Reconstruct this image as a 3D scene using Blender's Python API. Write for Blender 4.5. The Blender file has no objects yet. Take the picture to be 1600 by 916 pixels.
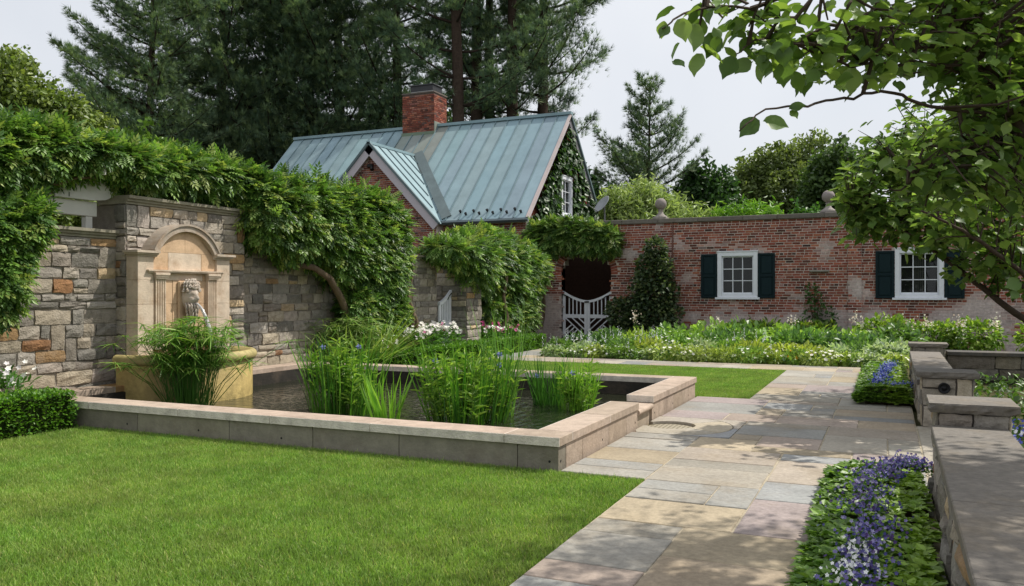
import bpy, math, random
import numpy as np
from mathutils import Vector, noise as mnoise

# ------------------------------------------------------------------ camera, sky, sun, exposure
scn = bpy.context.scene
YAW = math.radians(24.2); FPX = 1300.0; EYE = 1.45
cam_d = bpy.data.cameras.new('camera'); cam = bpy.data.objects.new('camera', cam_d)
scn.collection.objects.link(cam); scn.camera = cam
cam.location = (0, 0, EYE); cam.rotation_euler = (math.radians(90), 0, YAW)
cam_d.sensor_width = 36.0; cam_d.lens = FPX / 1600 * 36.0
cam_d.clip_start = 0.05; cam_d.clip_end = 1500
SUN_EL, SUN_AZ = math.radians(54), math.radians(47)      # azimuth from +Y towards +X
world = bpy.data.worlds.new('World'); scn.world = world; world.use_nodes = True
wn = world.node_tree.nodes; wl = world.node_tree.links
for n in list(wn): wn.remove(n)
sky = wn.new('ShaderNodeTexSky'); sky.sky_type = 'NISHITA'; sky.sun_disc = False
sky.sun_elevation = SUN_EL; sky.sun_rotation = SUN_AZ
sky.air_density = 1.0; sky.dust_density = 4.0; sky.ozone_density = 1.0
veil = wn.new('ShaderNodeMixRGB'); veil.inputs[0].default_value = 0.72
veil.inputs[2].default_value = (7.2, 7.4, 7.75, 1)         # thin bright cloud veil over the whole sky
cn = wn.new('ShaderNodeTexNoise'); cn.inputs['Scale'].default_value = 2.2; cn.inputs['Detail'].default_value = 5
cr = wn.new('ShaderNodeMapRange'); cr.inputs[1].default_value = .3; cr.inputs[2].default_value = .7
cr.inputs[3].default_value = .68; cr.inputs[4].default_value = .95
tcw = wn.new('ShaderNodeTexCoord'); wl.new(tcw.outputs['Generated'], cn.inputs['Vector'])
wl.new(cn.outputs[0], cr.inputs[0]); wl.new(cr.outputs[0], veil.inputs[0])
bg = wn.new('ShaderNodeBackground'); bg.inputs['Strength'].default_value = 0.108
wo = wn.new('ShaderNodeOutputWorld')
wl.new(sky.outputs[0], veil.inputs[1]); wl.new(veil.outputs[0], bg.inputs['Color']); wl.new(bg.outputs[0], wo.inputs['Surface'])
sd = bpy.data.lights.new('sun', 'SUN'); sd.energy = 4.1; sd.angle = math.radians(0.7); sd.color = (1.0, 0.95, 0.86)
sun = bpy.data.objects.new('sun', sd); scn.collection.objects.link(sun)
sdir = Vector((math.sin(SUN_AZ)*math.cos(SUN_EL), math.cos(SUN_AZ)*math.cos(SUN_EL), math.sin(SUN_EL)))
sun.rotation_euler = (-sdir).to_track_quat('-Z', 'Y').to_euler(); sun.location = (20, 20, 40)
vs = scn.view_settings; vs.view_transform = 'Standard'; vs.look = 'None'; vs.gamma = 1.0; vs.use_curve_mapping = False
vs.exposure = 0.2
scn.cycles.max_bounces = 6; scn.cycles.diffuse_bounces = 3; scn.cycles.glossy_bounces = 3
scn.cycles.transmission_bounces = 4; scn.cycles.transparent_max_bounces = 6
scn.cycles.caustics_reflective = False; scn.cycles.caustics_refractive = False

# ------------------------------------------------------------------ helpers
RNG = np.random.default_rng(7); random.seed(7)
CY, SY = math.cos(YAW), math.sin(YAW)
COL = scn.collection

def at(u, v, d):
    """point seen at photo pixel (u, v) at distance d along the view axis"""
    t = (u-800)/FPX
    return np.array([d*(t*CY-SY), d*(CY+t*SY), EYE+(458-v)*d/FPX])
def on_x(u, v, X):
    t = (u-800)/FPX; d = X/(t*CY-SY); return at(u, v, d)
def on_y(u, v, Y):
    t = (u-800)/FPX; d = Y/(CY+t*SY); return at(u, v, d)
def lin(h):
    h = h.lstrip('#'); r = []
    for i in (0, 2, 4):
        c = int(h[i:i+2], 16)/255
        r.append(c/12.92 if c <= .04045 else ((c+.055)/1.055)**2.4)
    return np.array(r)

def mesh_np(name, V, F, C=None, smooth=False):
    """F is a list of (m,k) index arrays"""
    me = bpy.data.meshes.new(name)
    V = np.asarray(V, dtype=np.float32)
    F = [np.asarray(f, dtype=np.int32) for f in F if len(f)]
    me.vertices.add(len(V)); me.vertices.foreach_set('co', V.ravel())
    nl = sum(f.size for f in F); npol = sum(len(f) for f in F)
    me.loops.add(nl); me.polygons.add(npol)
    me.loops.foreach_set('vertex_index', np.concatenate([f.ravel() for f in F]))
    tot = np.concatenate([np.full(len(f), f.shape[1], dtype=np.int32) for f in F])
    st = np.concatenate([[0], np.cumsum(tot)[:-1]]).astype(np.int32)
    me.polygons.foreach_set('loop_start', st)
    me.polygons.foreach_set('use_smooth', np.full(npol, bool(smooth)))
    if C is not None:
        a = me.color_attributes.new('col', 'FLOAT_COLOR', 'POINT')
        C4 = np.ones((len(V), 4), dtype=np.float32); C4[:, :3] = C
        a.data.foreach_set('color', C4.ravel())
    me.update(calc_edges=True)
    return me

class MB:
    def __init__(s): s.V = []; s.F = {}; s.C = []; s.n = 0
    def add(s, V, F, col=(.5, .5, .5)):
        V = np.asarray(V, dtype=float); 
        for f in F: s.F.setdefault(len(f), []).append(np.asarray(f)+s.n)
        s.V.append(V); c = np.asarray(col, dtype=float)
        s.C.append(np.tile(c, (len(V), 1)) if c.ndim == 1 else c); s.n += len(V); return s
    def addn(s, V, Fs, col):
        for f in Fs:
            f = np.asarray(f); s.F.setdefault(f.shape[1], []).extend(list(f+s.n))
        V = np.asarray(V, dtype=float); c = np.asarray(col, dtype=float)
        s.V.append(V); s.C.append(np.tile(c, (len(V), 1)) if c.ndim == 1 else c); s.n += len(V); return s
    def box(s, lo, hi, col=(.5, .5, .5), bev=0.0):
        V, F = box_vf(lo, hi, bev); return s.add(V, F, col)
    def tube(s, pts, rad, col=(.5, .5, .5), k=6):
        V, F = tube_vf(pts, rad, k); return s.add(V, F, col)
    def mesh(s, name='mesh', smooth=False):
        return mesh_np(name, np.concatenate(s.V), [np.array(f) for f in s.F.values()], np.concatenate(s.C), smooth)
    def build(s, name, mat, parent=None, smooth=False, loc=None):
        return obj(name, s.mesh(name, smooth), mat, parent, loc)

def obj(name, me, mat=None, parent=None, loc=None):
    o = bpy.data.objects.new(name, me); COL.objects.link(o)
    if mat is not None and me is not None and len(me.materials) == 0: me.materials.append(mat)
    if parent is not None: o.parent = parent
    if loc is not None: o.location = loc
    return o
def thing(name, label, cat, loc=(0, 0, 0), group=None):
    o = bpy.data.objects.new(name, None); COL.objects.link(o); o.location = loc; o.empty_display_size = .1
    return tag(o, label, cat, group, 'thing' if cat else None)
def tag(o, label, cat, group=None, kind=None):
    if label: o['label'] = label
    if cat: o['category'] = cat
    if group: o['group'] = group
    if kind: o['kind'] = kind
    return o
def struct(o): o['kind'] = 'structure'; return o
def stuff(o): o['kind'] = 'stuff'; return o

def box_vf(lo, hi, bev=0.0):
    x0, y0, z0 = lo; x1, y1, z1 = hi
    if bev <= 0:
        V = [(x, y, z) for z in (z0, z1) for y in (y0, y1) for x in (x0, x1)]
        F = [(0, 2, 3, 1), (4, 5, 7, 6), (0, 1, 5, 4), (2, 6, 7, 3), (0, 4, 6, 2), (1, 3, 7, 5)]
        return np.array(V, float), F
    V = []; b = bev                 # chamfered box, 24 verts
    idx = {}
    for sx in (0, 1):
        for sy in (0, 1):
            for sz in (0, 1):
                c = [(x0, x1)[sx], (y0, y1)[sy], (z0, z1)[sz]]; d = [b*(1-2*sx), b*(1-2*sy), b*(1-2*sz)]
                for ax in range(3):
                    p = [c[i]+(0 if i == ax else d[i]) for i in range(3)]
                    idx[(sx, sy, sz, ax)] = len(V); V.append(p)
    F = []
    for ax in range(3):
        a, c = [(1, 2), (2, 0), (0, 1)][ax]
        for s in (0, 1):
            q = []
            for (p, r) in ((0, 0), (1, 0), (1, 1), (0, 1)):
                k = [0, 0, 0]; k[ax] = s; k[a] = p; k[c] = r; q.append(idx[(k[0], k[1], k[2], ax)])
            F.append(tuple(q if s else q[::-1]))
        for p in (0, 1):
            for r in (0, 1):
                k0 = [0, 0, 0]; k1 = [0, 0, 0]; k0[ax] = 0; k1[ax] = 1; k0[a] = k1[a] = p; k0[c] = k1[c] = r
                F.append((idx[(*k0, a)], idx[(*k1, a)], idx[(*k1, c)], idx[(*k0, c)]) if (p ^ r) else (idx[(*k0, c)], idx[(*k1, c)], idx[(*k1, a)], idx[(*k0, a)]))
    for sx in (0, 1):
        for sy in (0, 1):
            for sz in (0, 1): F.append(tuple(idx[(sx, sy, sz, a)] for a in range(3)))
    return np.array(V, float), F

def tube_vf(pts, rad, k=6):
    pts = np.asarray(pts, float); n = len(pts); rad = np.broadcast_to(np.asarray(rad, float), (n,))
    T = np.gradient(pts, axis=0); T /= np.linalg.norm(T, axis=1, keepdims=True)+1e-9
    ref = np.array([0, 0, 1.]) if abs(T[0][2]) < .9 else np.array([1., 0, 0])
    V = []
    for i in range(n):
        a = np.cross(T[i], ref); a /= np.linalg.norm(a)+1e-9; b = np.cross(T[i], a); ref = np.cross(a, T[i])
        for j in range(k):
            th = 2*math.pi*j/k; V.append(pts[i]+rad[i]*(math.cos(th)*a+math.sin(th)*b))
    F = []
    for i in range(n-1):
        for j in range(k):
            F.append((i*k+j, i*k+(j+1) % k, (i+1)*k+(j+1) % k, (i+1)*k+j))
    F.append(tuple(range(k))[::-1]); F.append(tuple((n-1)*k+j for j in range(k)))
    return np.array(V), F

def lathe_vf(prof, k=24, a0=0, a1=2*math.pi):
    V = []; F = []; full = abs(a1-a0-2*math.pi) < 1e-6; m = k if full else k+1
    for r, z in prof:
        for j in range(m):
            th = a0+(a1-a0)*j/k; V.append((r*math.cos(th), r*math.sin(th), z))
    for i in range(len(prof)-1):
        for j in range(k):
            j2 = (j+1) % m; F.append((i*m+j, i*m+j2, (i+1)*m+j2, (i+1)*m+j))
    return np.array(V, float), F

def prism(mb, poly, axis, a0, a1, col=(.5, .5, .5)):
    """extrude a 2D polygon along axis ('x','y','z') from a0 to a1"""
    n = len(poly); V = []
    for a in (a0, a1):
        for p, q in poly:
            V.append({'x': (a, p, q), 'y': (p, a, q), 'z': (p, q, a)}[axis])
    F = [tuple(range(n)), tuple(range(2*n-1, n-1, -1))]+[(i, n+i, n+(i+1) % n, (i+1) % n) for i in range(n)]
    mb.add(V, F, col); return mb

# ------------------------------------------------------------------ materials (colour per piece comes from the 'col' attribute)
def mat_col(name, rough=.8, var=.35, nscale=6, bump=.3, bscale=30, spec=.3, grime=0, metal=0, stain=None, sscale=1.5):
    m = bpy.data.materials.new(name); m.use_nodes = True; nt = m.node_tree; N = nt.nodes; L = nt.links
    p = N['Principled BSDF']; p.inputs['Roughness'].default_value = rough
    p.inputs['Specular IOR Level'].default_value = spec; p.inputs['Metallic'].default_value = metal
    a = N.new('ShaderNodeAttribute'); a.attribute_name = 'col'
    geo = N.new('ShaderNodeNewGeometry')
    n1 = N.new('ShaderNodeTexNoise'); n1.inputs['Scale'].default_value = nscale; n1.inputs['Detail'].default_value = 6; n1.inputs['Roughness'].default_value = .65
    L.new(geo.outputs['Position'], n1.inputs['Vector'])
    mr = N.new('ShaderNodeMapRange'); mr.inputs[1].default_value = .25; mr.inputs[2].default_value = .75
    mr.inputs[3].default_value = 1-var; mr.inputs[4].default_value = 1+var
    L.new(n1.outputs[0], mr.inputs[0])
    mul = N.new('ShaderNodeMixRGB'); mul.blend_type = 'MULTIPLY'; mul.inputs[0].default_value = 1
    L.new(a.outputs['Color'], mul.inputs[1]); L.new(mr.outputs[0], mul.inputs[2])
    out = mul.outputs[0]
    if stain is not None:
        n3 = N.new('ShaderNodeTexNoise'); n3.inputs['Scale'].default_value = sscale; n3.inputs['Detail'].default_value = 8; n3.inputs['Roughness'].default_value = .7
        L.new(geo.outputs['Position'], n3.inputs['Vector'])
        r3 = N.new('ShaderNodeMapRange'); r3.inputs[1].default_value = .5; r3.inputs[2].default_value = .72; r3.inputs[3].default_value = 0; r3.inputs[4].default_value = grime
        L.new(n3.outputs[0], r3.inputs[0])
        mx = N.new('ShaderNodeMixRGB'); mx.inputs[2].default_value = (*stain, 1); L.new(r3.outputs[0], mx.inputs[0]); L.new(out, mx.inputs[1]); out = mx.outputs[0]
    L.new(out, p.inputs['Base Color'])
    if bump:
        n2 = N.new('ShaderNodeTexNoise'); n2.inputs['Scale'].default_value = bscale; n2.inputs['Detail'].default_value = 5
        L.new(geo.outputs['Position'], n2.inputs['Vector'])
        b = N.new('ShaderNodeBump'); b.inputs['Strength'].default_value = bump; b.inputs['Distance'].default_value = .02
        L.new(n2.outputs[0], b.inputs['Height']); L.new(b.outputs[0], p.inputs['Normal'])
    return m

def mat_flag():
    m = mat_col('flagstone', .78, .2, 2.2, .5, 9, .3, .55, stain=lin('#8f7f66')*.9, sscale=1.3); N = m.node_tree.nodes; L = m.node_tree.links
    p = N['Principled BSDF']; src = p.inputs['Base Color'].links[0].from_socket; g = [n for n in N if n.type == 'NEW_GEOMETRY'][0]
    w = N.new('ShaderNodeTexNoise'); w.inputs['Scale'].default_value = 26; w.inputs['Detail'].default_value = 8; w.inputs['Roughness'].default_value = .75; L.new(g.outputs['Position'], w.inputs['Vector'])
    r = N.new('ShaderNodeMapRange'); r.inputs[1].default_value = .35; r.inputs[2].default_value = .68; r.inputs[3].default_value = .74; r.inputs[4].default_value = 1.16; L.new(w.outputs[0], r.inputs[0])
    x = N.new('ShaderNodeMixRGB'); x.blend_type = 'MULTIPLY'; x.inputs[0].default_value = 1; L.new(src, x.inputs[1]); L.new(r.outputs[0], x.inputs[2]); L.new(x.outputs[0], p.inputs['Base Color'])
    return m
def mat_leaf(name, trans=.35, rough=.45, spec=.35, tgain=1.3):
    m = bpy.data.materials.new(name); m.use_nodes = True; nt = m.node_tree; N = nt.nodes; L = nt.links
    p = N['Principled BSDF']; p.inputs['Roughness'].default_value = rough; p.inputs['Specular IOR Level'].default_value = spec
    a = N.new('ShaderNodeAttribute'); a.attribute_name = 'col'
    geo = N.new('ShaderNodeNewGeometry')
    n1 = N.new('ShaderNodeTexNoise'); n1.inputs['Scale'].default_value = 2.5; n1.inputs['Detail'].default_value = 3
    L.new(geo.outputs['Position'], n1.inputs['Vector'])
    mr = N.new('ShaderNodeMapRange'); mr.inputs[1].default_value = .3; mr.inputs[2].default_value = .7; mr.inputs[3].default_value = .78; mr.inputs[4].default_value = 1.22
    L.new(n1.outputs[0], mr.inputs[0])
    mul = N.new('ShaderNodeMixRGB'); mul.blend_type = 'MULTIPLY'; mul.inputs[0].default_value = 1
    L.new(a.outputs['Color'], mul.inputs[1]); L.new(mr.outputs[0], mul.inputs[2]); L.new(mul.outputs[0], p.inputs['Base Color'])
    t = N.new('ShaderNodeBsdfTranslucent')
    tm = N.new('ShaderNodeMixRGB'); tm.blend_type = 'MULTIPLY'; tm.inputs[0].default_value = 1; tm.inputs[2].default_value = (tgain*1.1, tgain*1.15, tgain*.55, 1)
    L.new(mul.outputs[0], tm.inputs[1]); L.new(tm.outputs[0], t.inputs['Color'])
    mx = N.new('ShaderNodeMixShader'); mx.inputs[0].default_value = trans
    L.new(p.outputs[0], mx.inputs[1]); L.new(t.outputs[0], mx.inputs[2]); L.new(mx.outputs[0], N['Material Output'].inputs['Surface'])
    return m

M = {}
M['stone'] = mat_col('rubble_stone', .9, .38, 14, .7, 45, .2, .5, stain=lin('#8b8782')*.8, sscale=3.5)
M['mortar'] = mat_col('lime_mortar', .95, .3, 9, .5, 60, .1)
M['brick'] = mat_col('old_brick', .92, .3, 16, .35, 90, .15, .35, stain=lin('#3a2e2a'), sscale=.9)
M['paver'] = mat_flag()
M['cut'] = mat_col('cut_sandstone', .85, .22, 9, .3, 45, .2, .55, stain=lin('#6a5d50'), sscale=2.6)
M['lime'] = mat_col('carved_limestone', .85, .2, 7, .3, 55, .2, .6, stain=lin('#94704c'), sscale=3.6)
M['moss'] = mat_col('wet_mossy_stone', .6, .35, 7, .3, 40, .4, .6, stain=lin('#4b4a20'), sscale=4)
M['copper'] = mat_col('patinated_copper', .55, .16, 1.6, .05, 20, .4, .35, stain=lin('#7c8c90'), sscale=.8)
M['paint'] = mat_col('painted_wood', .5, .06, 12, .05, 60, .4, .14, stain=lin('#8a8d92'), sscale=3)
M['bark'] = mat_col('bark', .95, .4, 9, .8, 25, .1)
M['metal'] = mat_col('dark_metal', .45, .15, 12, .05, 60, .5, metal=.6)
M['plain'] = mat_col('plain_finish', .6, .1, 8, .05, 60, .3)
M['shutter'] = mat_col('dark_green_paint', .7, .12, 9, .05, 60, .12)
M['soil'] = mat_col('soil', .95, .45, 5, .7, 30, .1)
M['leaf'] = mat_leaf('leaf_green', .34, .42, .4)
M['bigleaf'] = mat_leaf('broad_leaf', .34, .45, .35, 1.4)
M['needle'] = mat_leaf('pine_needles', .15, .6, .2)
M['petal'] = mat_leaf('petals', .25, .6, .1, 1.0)
M['petal'].node_tree.nodes['Mix (Legacy)' if False else [n.name for n in M['petal'].node_tree.nodes if n.type == 'MIX_RGB'][1]].inputs[2].default_value = (1, 1, 1, 1)
M['grass'] = mat_leaf('lawn_blades', .38, .5, .3, 1.35)
def patchy(m):
    N = m.node_tree.nodes; L = m.node_tree.links; p = N['Principled BSDF']; src = p.inputs['Base Color'].links[0].from_socket
    g = [n for n in N if n.type == 'NEW_GEOMETRY'][0]; w = N.new('ShaderNodeTexNoise'); w.inputs['Scale'].default_value = 1.1; w.inputs['Detail'].default_value = 7; w.inputs['Roughness'].default_value = .68
    L.new(g.outputs['Position'], w.inputs['Vector']); r = N.new('ShaderNodeMapRange'); r.inputs[1].default_value = .42; r.inputs[2].default_value = .7; r.inputs[3].default_value = 0; r.inputs[4].default_value = .42; L.new(w.outputs[0], r.inputs[0])
    w.inputs['Scale'].default_value = .8; r.inputs[4].default_value = .5
    x = N.new('ShaderNodeMixRGB'); x.inputs[2].default_value = (*(lin('#b9b56a')), 1); L.new(r.outputs[0], x.inputs[0]); L.new(src, x.inputs[1]); L.new(x.outputs[0], p.inputs['Base Color'])
patchy(M['grass'])
def mat_water():
    m = bpy.data.materials.new('pond_water'); m.use_nodes = True; N = m.node_tree.nodes; L = m.node_tree.links; p = N['Principled BSDF']
    p.inputs['Base Color'].default_value = (.018, .021, .012, 1); p.inputs['Roughness'].default_value = .04; p.inputs['IOR'].default_value = 1.33
    n = N.new('ShaderNodeTexNoise'); n.inputs['Scale'].default_value = 3.5; n.inputs['Detail'].default_value = 3
    g = N.new('ShaderNodeNewGeometry'); mp = N.new('ShaderNodeMapping'); mp.inputs['Scale'].default_value = (1, 2.4, 1)
    L.new(g.outputs['Position'], mp.inputs[0]); L.new(mp.outputs[0], n.inputs['Vector'])
    # ripples spread from the fountain
    w = N.new('ShaderNodeTexWave'); w.wave_type = 'RINGS'; w.rings_direction = 'SPHERICAL'; w.inputs['Scale'].default_value = 2.2; w.inputs['Distortion'].default_value = 5; w.inputs['Detail'].default_value = 2
    m2 = N.new('ShaderNodeMapping'); m2.inputs['Location'].default_value = (8.0, -8.9, 0); L.new(g.outputs['Position'], m2.inputs[0]); L.new(m2.outputs[0], w.inputs['Vector'])
    ad = N.new('ShaderNodeMath'); ad.operation = 'MULTIPLY_ADD'; ad.inputs[1].default_value = .35; L.new(w.outputs['Fac'], ad.inputs[0]); L.new(n.outputs[0], ad.inputs[2])
    b = N.new('ShaderNodeBump'); b.inputs['Strength'].default_value = .22; b.inputs['Distance'].default_value = .05
    L.new(ad.outputs[0], b.inputs['Height']); L.new(b.outputs[0], p.inputs['Normal'])
    return m
M['water'] = mat_water()
def mat_jet():
    m = bpy.data.materials.new('falling_water'); m.use_nodes = True; p = m.node_tree.nodes['Principled BSDF']
    p.inputs['Base Color'].default_value = (.8, .82, .84, 1); p.inputs['Roughness'].default_value = .15; p.inputs['Transmission Weight'].default_value = .55
    n = m.node_tree.nodes.new('ShaderNodeTexNoise'); n.inputs['Scale'].default_value = 60
    b = m.node_tree.nodes.new('ShaderNodeBump'); b.inputs['Strength'].default_value = .8; m.node_tree.links.new(n.outputs[0], b.inputs['Height']); m.node_tree.links.new(b.outputs[0], p.inputs['Normal'])
    return m
M['jet'] = mat_jet()
def mat_glass():
    m = bpy.data.materials.new('window_glass'); m.use_nodes = True; N = m.node_tree.nodes; L = m.node_tree.links
    for n in list(N):
        if n.type != 'OUTPUT_MATERIAL': N.remove(n)
    g = N.new('ShaderNodeBsdfGlossy'); g.inputs['Roughness'].default_value = .02; g.inputs['Color'].default_value = (.9, .93, .95, 1)
    t = N.new('ShaderNodeBsdfTransparent'); t.inputs['Color'].default_value = (.75, .8, .78, 1)
    n = N.new('ShaderNodeTexNoise'); n.inputs['Scale'].default_value = 4
    b = N.new('ShaderNodeBump'); b.inputs['Strength'].default_value = .04; L.new(n.outputs[0], b.inputs['Height'])
    mx = N.new('ShaderNodeMixShader'); mx.inputs[0].default_value = .035
    L.new(t.outputs[0], mx.inputs[1]); L.new(g.outputs[0], mx.inputs[2]); L.new(mx.outputs[0], N['Material Output'].inputs['Surface'])
    return m
M['glass'] = mat_glass()

# ------------------------------------------------------------------ foliage kit
def frames(D, up=None, roll=None):
    """rotation matrices whose local Y is D, local Z close to up"""
    D = D/(np.linalg.norm(D, axis=1, keepdims=True)+1e-9); n = len(D)
    U = np.tile([0, 0, 1.], (n, 1)) if up is None else up
    U = U+RNG.normal(0, .25, (n, 3))
    X = np.cross(D, U); X /= np.linalg.norm(X, axis=1, keepdims=True)+1e-9
    Z = np.cross(X, D)
    R = np.stack([X, D, Z], axis=2)
    return R
def scatter(P, R, S, tv, tf, C, cvar=.18):
    """place template (tv verts, tf list of face arrays) at P; returns V, F, C arrays"""
    n = len(P); k = len(tv); S = np.broadcast_to(S, (n,))
    V = np.einsum('nij,kj->nki', R, tv)*S[:, None, None]+P[:, None, :]
    off = (np.arange(n)*k)[:, None, None]
    F = [(np.asarray(f)[None]+off).reshape(-1, np.asarray(f).shape[1]) for f in tf]
    C = np.asarray(C, float)
    if C.ndim == 1: C = np.tile(C, (n, 1))
    C = C*(1+RNG.uniform(-cvar, cvar, (n, 1)))
    return V.reshape(-1, 3), F, np.repeat(C, k, axis=0)
def pick(cols, n, w=None):
    cols = np.array(cols); return cols[RNG.choice(len(cols), n, p=w)]
def join(parts):
    V = []; F = {}; C = []; o = 0
    for v, f, c in parts:
        V.append(v); C.append(c)
        for a in f: F.setdefault(a.shape[1], []).append(a+o)
        o += len(v)
    return np.concatenate(V), [np.concatenate(x) for x in F.values()], np.concatenate(C)

LEAF_V = np.array([(0, 0, 0), (.26, .3, .05), (.27, .62, .05), (0, 1, -.08), (-.27, .62, .05), (-.26, .3, .05)]); LEAF_F = [np.array([(0, 1, 2, 3), (0, 3, 4, 5)])]
NARROW_V = LEAF_V*np.array([.45, 1, 1]); 
def broad():
    yy = np.array([0, .1, .25, .45, .65, .82, .94, 1.1]); ww = np.array([0, .13, .28, .40, .38, .26, .12, 0])
    V = [(0, y, -.07-.1*y*y) for y in yy]; n = len(yy); F4 = []; F3 = []
    for s in (1, -1): V += [(s*w, y, .07-.2*y*y+.03*math.sin(9*y)) for y, w in zip(yy[1:-1], ww[1:-1])]
    for k, s in ((0, 1), (1, -1)):
        o = n+k*(n-2)
        for i in range(1, n-2): F4.append((i, o+i-1, o+i, i+1) if s > 0 else (i, i+1, o+i, o+i-1))
        F3 += [(0, o, 1) if s > 0 else (0, 1, o), (n-2, o+n-3, n-1) if s > 0 else (n-2, n-1, o+n-3)]
    return np.array(V), [np.array(F4), np.array(F3)]
BROAD_V, BROAD_F = broad()
def compound():
    V = []; F = []
    ax = lambda s: np.array([0, s, -.22*s*s])
    def leaflet(p, ang, L):
        d = np.array([math.sin(ang), math.cos(ang), -.28]); d /= np.linalg.norm(d); w = np.array([math.cos(ang), -math.sin(ang), 0])*.46
        b = len(V); V.extend([p, p+(d*.45+w*.5)*L+[0, 0, .03], p+d*L, p+(d*.45-w*.5)*L+[0, 0, .03]]); F.append((b, b+1, b+2, b+3))
    for i in range(4):
        s = .12+.2*i
        for sg in (-1, 1): leaflet(ax(s), sg*(1.1-.1*i), .44-.02*i)
    leaflet(ax(.85), 0, .42)
    return np.array(V), [np.array(F)]
WIST_V, WIST_F = compound()
def tuft(n=11, spread=.9, w=.035):
    V = []; F = []
    r = np.random.default_rng(3)
    for i in range(n):
        a = 2*math.pi*i/n+r.uniform(-.3, .3); e = r.uniform(.25, spread)
        d = np.array([math.cos(a)*math.sin(e), math.cos(e), math.sin(a)*math.sin(e)])*r.uniform(.8, 1.1)
        s = np.cross(d, [.3, .2, 1]); s = s/np.linalg.norm(s)*w
        b = len(V); V.extend([-s, s, d]); F.append((b, b+1, b+2))
    return np.array(V), [np.array(F)]
TUFT_V, TUFT_F = tuft(12, 1.15, .045)
def cluster(n=8, ls=.5, seed=1, narrow=1.0):
    r = np.random.default_rng(seed); V = []; F = []
    for i in range(n):
        p = r.normal(0, .42, 3); d = r.normal(0, 1, 3)+[0, 0, -.2]; d /= np.linalg.norm(d)
        x = np.cross(d, r.normal(0, 1, 3)); x /= np.linalg.norm(x); z = np.cross(x, d)
        b = len(V); T = LEAF_V*np.array([narrow, 1, 1])*ls
        V.extend(p+T[:, :1]*x+T[:, 1:2]*d+T[:, 2:]*z); F += [(b, b+1, b+2, b+3), (b, b+3, b+4, b+5)]
    return np.array(V), [np.array(F)]
CLUS_V, CLUS_F = cluster(8, .55)
WILL_V, WILL_F = cluster(9, .7, 4, .4)
def star(n=5, w=.5, cup=.15):
    V = [(0, 0, 0)]; F = []
    for i in range(n):
        a = 2*math.pi*i/n; h = math.pi/n*.95
        b = len(V); V += [(w*math.cos(a-h)*.7, w*math.sin(a-h)*.7, cup*.6), (math.cos(a)*w*1.1, math.sin(a)*w*1.1, cup), (w*math.cos(a+h)*.7, w*math.sin(a+h)*.7, cup*.6)]
        F.append((0, b, b+1, b+2))
    V = np.array(V)[:, [0, 2, 1]]     # faces along local Y
    return V, [np.array(F)]
STAR_V, STAR_F = star()

def ell_points(E, n, shell=.55, keep_in=.62):
    """points spread through a union of ellipsoids, mostly near the outside; returns P and outward directions"""
    E = np.array(E, float); vol = (E[:, 3]*E[:, 4]+E[:, 4]*E[:, 5]+E[:, 3]*E[:, 5]); p = vol/vol.sum()
    Ps = []; Ds = []
    tot = 0
    for it in range(12):
        m = int(n*1.3)+10; i = RNG.choice(len(E), m, p=p)
        d = RNG.normal(0, 1, (m, 3)); d /= np.linalg.norm(d, axis=1, keepdims=True)
        r = shell+(1.03-shell)*RNG.uniform(0, 1, m)**.6
        bump = np.array([mnoise.noise(Vector((a[0]*2.3+k, a[1]*2.3, a[2]*2.3))) for a, k in zip(d, i*7.3)])
        P = E[i, :3]+d*E[i, 3:]*(r*(1+.28*bump))[:, None]
        q = ((P[:, None, :]-E[None, :, :3])/E[None, :, 3:]); q = (q**2).sum(2); q[np.arange(m), i] = 9
        ok = q.min(1) > keep_in**2
        Ps.append(P[ok]); Ds.append((d/E[i, 3:])[ok]); tot += ok.sum()
        if tot >= n: break
    P = np.concatenate(Ps)[:n]; D = np.concatenate(Ds)[:n]
    return P, D/np.linalg.norm(D, axis=1, keepdims=True)

def leafy(E, n, size, tv, tf, cols, droop=.6, shell=.55, cvar=.2, svar=.3, out=1.0, keep_in=.62, zmin=None):
    P, D = ell_points(E, n, shell, keep_in)
    if zmin is not None:
        ok = P[:, 2] > zmin; P = P[ok]; D = D[ok]
    n = len(P)
    d = D*out+RNG.normal(0, .45, (n, 3)); d[:, 2] -= droop*RNG.uniform(.4, 1.3, n)
    up = D+np.array([0, 0, .8])
    R = frames(d, up)
    return scatter(P, R, size*RNG.uniform(1-svar, 1+svar, n), tv, tf, pick(cols, n), cvar)
def foliage(name, parts, mat, parent=None, loc=None):
    V, F, C = join(parts); return obj(name, mesh_np(name, V, F, C), mat, parent, loc)

def strap(n=5, w=.03, bend=.25):
    V = []; F = []
    for i in range(n):
        s = i/(n-1); ww = w*(1-.15*s-.85*s**4); V += [(-ww, s*(1-bend*.3*s), bend*s*s), (ww, s*(1-bend*.3*s), bend*s*s)]
    for i in range(n-1): F.append((2*i, 2*i+1, 2*i+3, 2*i+2))
    return np.array(V), [np.array(F)]

ORD = ['first', 'second', 'third', 'fourth', 'fifth', 'sixth', 'seventh', 'eighth', 'ninth', 'tenth', 'eleventh', 'twelfth', 'thirteenth', 'fourteenth', 'fifteenth', 'sixteenth', 'seventeenth', 'eighteenth', 'nineteenth', 'twentieth']

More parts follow.
